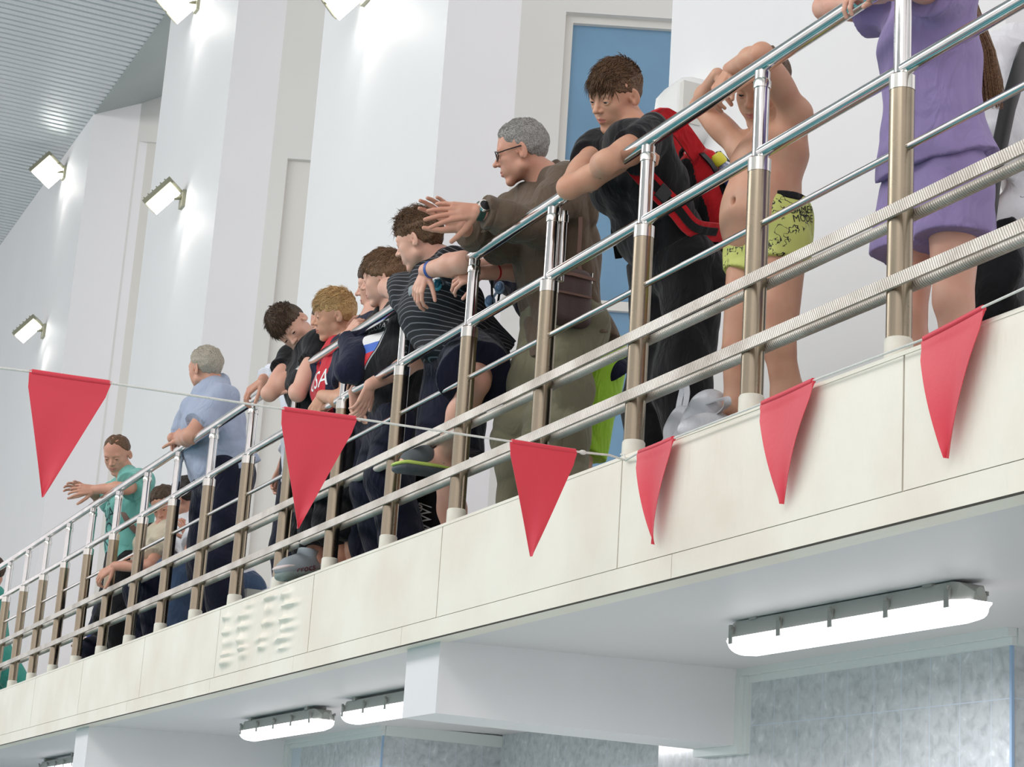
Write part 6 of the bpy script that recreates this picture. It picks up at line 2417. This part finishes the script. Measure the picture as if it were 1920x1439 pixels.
# loose strap ends hanging behind the far side and below
for a_, c_ in (((1152, 385, -0.20), (1160, 485, -0.2)), ((1330, 470, 0.12), (1334, 590, 0.12))):
    ribbon([pt(*a_), pt((a_[0] + c_[0]) / 2 - 4, (a_[1] + c_[1]) / 2, a_[2]), pt(*c_)], 0.024, 0.004, V3(0.3, 1, 0)).build('loose_strap', M['blackpl'], bp)

# ---- drinking bottle in the side pocket
M['clearblue'] = mat('clear_blue_plastic', (150, 160, 196), 0.12, trans=0.5)
p0, p1 = pt(1378, 340, 0.16), pt(1342, 290, 0.16)
d = unit(p1 - p0)
bt = empty('water_bottle', tuple(p0), 'plastic water bottle with a yellow cap in the side pocket of the backpack', 'bottle')
L = np.linalg.norm(p1 - p0)
b = MB(); b.tube([p0 - d * 0.06, p0, p0 + d * L * 0.45, p0 + d * L * 0.62, p0 + d * L * 0.70], [0.030, 0.032, 0.031, 0.018, 0.016], 20); b.build('bottle_body', M['clearblue'], bt)
b = MB(); b.tube([p0 - d * 0.02, p0 + d * L * 0.30], 0.0328, 20); b.build('bottle_label', mat('blue_white_label', (74, 86, 150), 0.4, var=(40, 0.5)), bt)
b = MB(); b.tube([p0 + d * L * 0.66, p0 + d * L * 0.72, p0 + d * L * 0.95, p0 + d * L * 1.02], [0.020, 0.022, 0.020, 0.014], 18); b.build('bottle_cap', mat('yellow_cap', (226, 216, 66), 0.4), bt)

# ---- leather shoulder bag of the man in brown
XM = -2.58
q = lambda px, py, dx=0.0: P(px, py, 0, XM + dx)
c = q(1064, 556, 0.215)
sbag = empty('shoulder_bag', tuple(c), 'dark brown leather shoulder bag worn over the brown shirt', 'bag')
b = MB(); 
pr = [round_bar(c + V3(0, -0.055, -0.075), c + V3(0, -0.055, 0.075), 0.032, 0.028, 0.01, (V3(0, 1, 0), 1.2)), round_bar(c + V3(0, 0.055, -0.075), c + V3(0, 0.055, 0.075), 0.032, 0.028, 0.01, (V3(0, 1, 0), 1.2)),
      round_bar(c + V3(0, 0, -0.08), c + V3(0, 0, 0.08), 0.033, 0.029, 0.02, (V3(0, 1, 0), 2.2))]
solid('bag_body', pr, 0.004, M['leather'], sbag)
ribbon([c + V3(0.031, -0.09, 0.07), c + V3(0.035, 0, 0.073), c + V3(0.031, 0.09, 0.07)], 0.012, 0.006, V3(0, 0, 1)).build('zip_flap', M['strap'], sbag)
ribbon([c + V3(0.034, -0.08, 0.0), c + V3(0.037, 0, 0.0), c + V3(0.034, 0.08, 0.0)], 0.008, 0.005, V3(0, 0, 1)).build('pocket_seam', M['strap'], sbag)
for pts in ([c + V3(0.005, 0.085, 0.05), q(1086, 500, 0.225), q(1088, 420, 0.225), q(1086, 360, 0.225), q(1072, 318, 0.17), q(1040, 312, 0.08)],
            [c + V3(0.005, -0.085, 0.05), q(1044, 500, 0.225), q(1046, 440, 0.20), q(1050, 390, 0.16)]):
    ribbon(smooth_path(pts), 0.016, 0.004, V3(0, 1, 0)).build('bag_strap', M['strap'], sbag)
b = MB(); b.tube([c + V3(0.010, 0.085, 0.10), c + V3(0.010, 0.085, 0.06)], 0.006, 8); b.build('clasp', M['steelcap'], sbag)

# ---- goggles
def goggles(c, ax, m_lens, m_frame, lab, strap=None, m_strap=None):
    root = empty('swim_goggles', tuple(c), lab, 'goggles')
    ax = unit(ax)
    for sg in (1, -1):
        o = MB(); o.sphere(c + ax * 0.032 * sg, (0.022, 0.020, 0.026), 16, 10); fr = o.build('lens_cup', m_frame, root)
        o = MB(); o.sphere(c + ax * 0.032 * sg + V3(0.012, -0.008, 0), (0.016, 0.014, 0.019), 16, 10); q2 = o.build('lens', m_lens, fr); q2.location = (0, 0, 0)
    o = MB(); o.tube([c - ax * 0.012, c + ax * 0.012], 0.005, 8); o.build('nose_bridge', m_frame, root)
    for st in (strap or []):
        ribbon(smooth_path(st), 0.010, 0.003, V3(1, 0.3, 0)).build('strap', m_strap, root)
    return root


c = P(836, 531, 0, -2.93)
goggles(c, V3(0.3, 0.9, 0.25), mat('teal_lens', (40, 120, 150), 0.1), mat('cyan_goggle_rubber', (96, 190, 214), 0.3), 'turquoise swim goggles hanging below the rail in front of the striped t-shirt',
        [[c + V3(0, 0.03, 0.01), P(842, 508, 0, -3.02), P(836, 498, 0, -3.04)], [c + V3(0, -0.03, 0), P(828, 510, 0, -3.02), P(836, 498, 0, -3.04)]], mat('blue_strap', (50, 90, 180), 0.5))
c = P(928, 553, 0, -2.80)
goggles(c, V3(0.25, 0.45, 0.85), mat('pale_lens', (120, 150, 190), 0.1), mat('pale_blue_goggle_rubber', (176, 204, 236), 0.3), 'pale blue swim goggles dangling on black straps beside the brown shirt',
        [[P(922, 493, 0, -2.78), P(922, 530, 0, -2.79), P(923, 572, 0, -2.79)], [P(941, 494, 0, -2.78), P(939, 530, 0, -2.79), P(933, 572, 0, -2.79)]], M['blackpl'])

# ---- rolled grey cloth held by the striped boy
c = P(789, 541, 0, -3.05)
cl = MB()
for k, r in enumerate((0.020, 0.014, 0.008)):
    d = V3(0.75, 0.35, 0.1)
    a = [c + unit(d) * t for t in (-0.035, 0.035)]
    cl.tube([a[0], a[1]], r + 0.0, 14)
pr = [round_bar(c - unit(V3(0.8, 0.3, 0.15)) * 0.05, c + unit(V3(0.8, 0.3, 0.15)) * 0.035, 0.021, 0.021, 0.01, (V3(0, 0, 1), 1.3), cap_a=True, cap_b=True),
      round_bar(c + unit(V3(0.8, 0.3, 0.15)) * 0.022, c + unit(V3(0.8, 0.3, 0.15)) * 0.05, 0.012, 0.014, 0.004, (V3(0, 0, 1), 1.3), sub=True)]
roll = empty('cloth_roll', tuple(c), 'rolled grey swim cap held by the person in the striped t-shirt', 'swim cap')
solid('roll', pr, 0.003, mat('grey_fabric', (150, 158, 162), 0.8, bump=(200, 0.2)), roll)

# ---- carrier bag on the floor
M['film'] = mat('thin_white_film', (214, 218, 224), 0.32, bump=(35, 0.7, (1, 1, 0.4)), alpha=0.86, detail=5)
c = P(1275, 815, 1, 0.16)
cb = empty('carrier_bag', tuple(V3(c[0], 0.16, FLOOR)), 'thin white plastic carrier bag on the floor by the black trousers', 'bag')
base = V3(c[0], 0.17, FLOOR + 0.02)
pr = [ellipsoid(base + V3(0, 0, 0.10), (0.22, 0.10, 0.15), k=0.04), ellipsoid(base + V3(0.12, -0.01, 0.18), (0.12, 0.06, 0.10), k=0.05), ellipsoid(base + V3(-0.10, 0.02, 0.11), (0.16, 0.09, 0.12), k=0.04),
      cloth_folds(0.022, 38, 77), cut_plane((0, 0, FLOOR + 0.003), (0, 0, -1))]
solid('bag_body', pr, 0.005, M['film'], cb)
h1 = smooth_path([P(1290, 792, 1, 0.15), P(1305, 768, 1, 0.14), P(1340, 752, 1, 0.14), P(1362, 748, 1, 0.14), P(1360, 764, 1, 0.14), P(1330, 786, 1, 0.15), P(1300, 800, 1, 0.15)])
ribbon(h1, 0.022, 0.003, V3(0.4, 0.8, 0.5)).build('handle', M['film'], cb)
h2 = smooth_path([P(1268, 790, 1, 0.2), P(1276, 745, 1, 0.22), P(1284, 722, 1, 0.22), P(1288, 742, 1, 0.22), P(1278, 790, 1, 0.2)])
ribbon(h2, 0.022, 0.003, V3(1, 0.3, 0)).build('handle', M['film'], cb)

# ---- black printed gym bag and a red bag standing behind the posts
c = P(783, 955, 1, 0.30)
gb = empty('gym_bag', (c[0], 0.32, FLOOR), 'black gym bag with white gothic lettering standing behind the railing', 'bag')
pr = [round_bar(V3(c[0], 0.32, FLOOR + 0.05), V3(c[0] + 0.02, 0.34, c[2] + 0.14), 0.080, 0.062, 0.02, (V3(0.9, 0.4, 0), 1.9)), cloth_folds(0.010, 26, 71), cut_plane((0, 0, FLOOR + 0.004), (0, 0, -1))]
t = solid('bag_body', pr, 0.006, M['blackp'], gb)
bpy.context.view_layer.update()
rt, uu = cam_dir(0.1, -1, 0.0), cam_dir(-1, -0.1, 0.35)
print_on(t, 'gothic_lettering', M['whiteprint'], P(771, 985, 1, 0.26), rt, uu, text='hpung', size=0.072)
print_on(t, 'lettering', M['whiteprint'], P(772, 945, 1, 0.26), cam_dir(1, 0.05, -0.35), cam_dir(0.05, -1, 0), text='Ges', size=0.045)
print_on(t, 'printed_strokes', M['whiteprint'], P(808, 985, 1, 0.30), rt, uu, text='/WW/', size=0.06)
c = P(830, 955, 1, 0.42)
rb = empty('red_bag', (c[0], 0.44, FLOOR), 'red bag beside the black gym bag behind the railing', 'bag')
pr = [round_bar(V3(c[0], 0.44, FLOOR + 0.06), V3(c[0] - 0.04, 0.44, c[2] + 0.02), 0.09, 0.05, 0.02, (V3(1, 0, 0), 1.3)), cloth_folds(0.008, 26, 72), cut_plane((0, 0, FLOOR + 0.004), (0, 0, -1))]
solid('bag_body', pr, 0.006, M['red'], rb)

# ---- strap and pouch of the man in turquoise
XT = -8.55
q = lambda px, py, dx=0.0: P(px, py, 0, XT + dx)
c = q(287, 1008, 0.20)
pb = empty('waist_pouch', tuple(c), 'small dark pouch on a brown strap over the turquoise t-shirt', 'bag')
pr = [round_bar(c + V3(0, 0, -0.06), c + V3(0, 0, 0.06), 0.04, 0.035, 0.01, (V3(0, 1, 0), 1.8)), cloth_folds(0.005, 40, 73)]
solid('pouch_body', pr, 0.006, M['leather'], pb)
ribbon(smooth_path([c + V3(0, 0.02, 0.05), q(262, 1000, 0.235), q(238, 975, 0.20), q(226, 945, 0.12), q(218, 915, 0.02)]), 0.035, 0.006, V3(0.4, 0.4, 0.8)).build('pouch_strap', M['strap'], pb)

# ---- bench under the seated men
b = MB()
b.box((-8.05, 0.46, 0.235), (-6.55, 0.96, 0.285))
for xx in (-7.95, -7.3, -6.65):
    b.box((xx - 0.04, 0.52, FLOOR), (xx + 0.04, 0.90, 0.236))
tag(b.build('bench', M['brickwhite'], smooth=False, origin=(-7.3, 0.7, FLOOR)), 'low pale bench carrying the two seated people behind the railing', 'bench')
b = MB()
for k in range(9):
    b.box((-6.45 + k * 0.06, 1.10, FLOOR), (-6.45 + k * 0.06 + 0.052, 1.16, 0.42))
b.box((-6.45, 1.115, FLOOR), (-5.92, 1.15, 0.425))
tag(b.build('slatted_screen', M['brickwhite'], smooth=False, origin=(-6.2, 1.13, FLOOR)), 'low pale slatted screen on the floor right of the light blue shirt', 'screen')
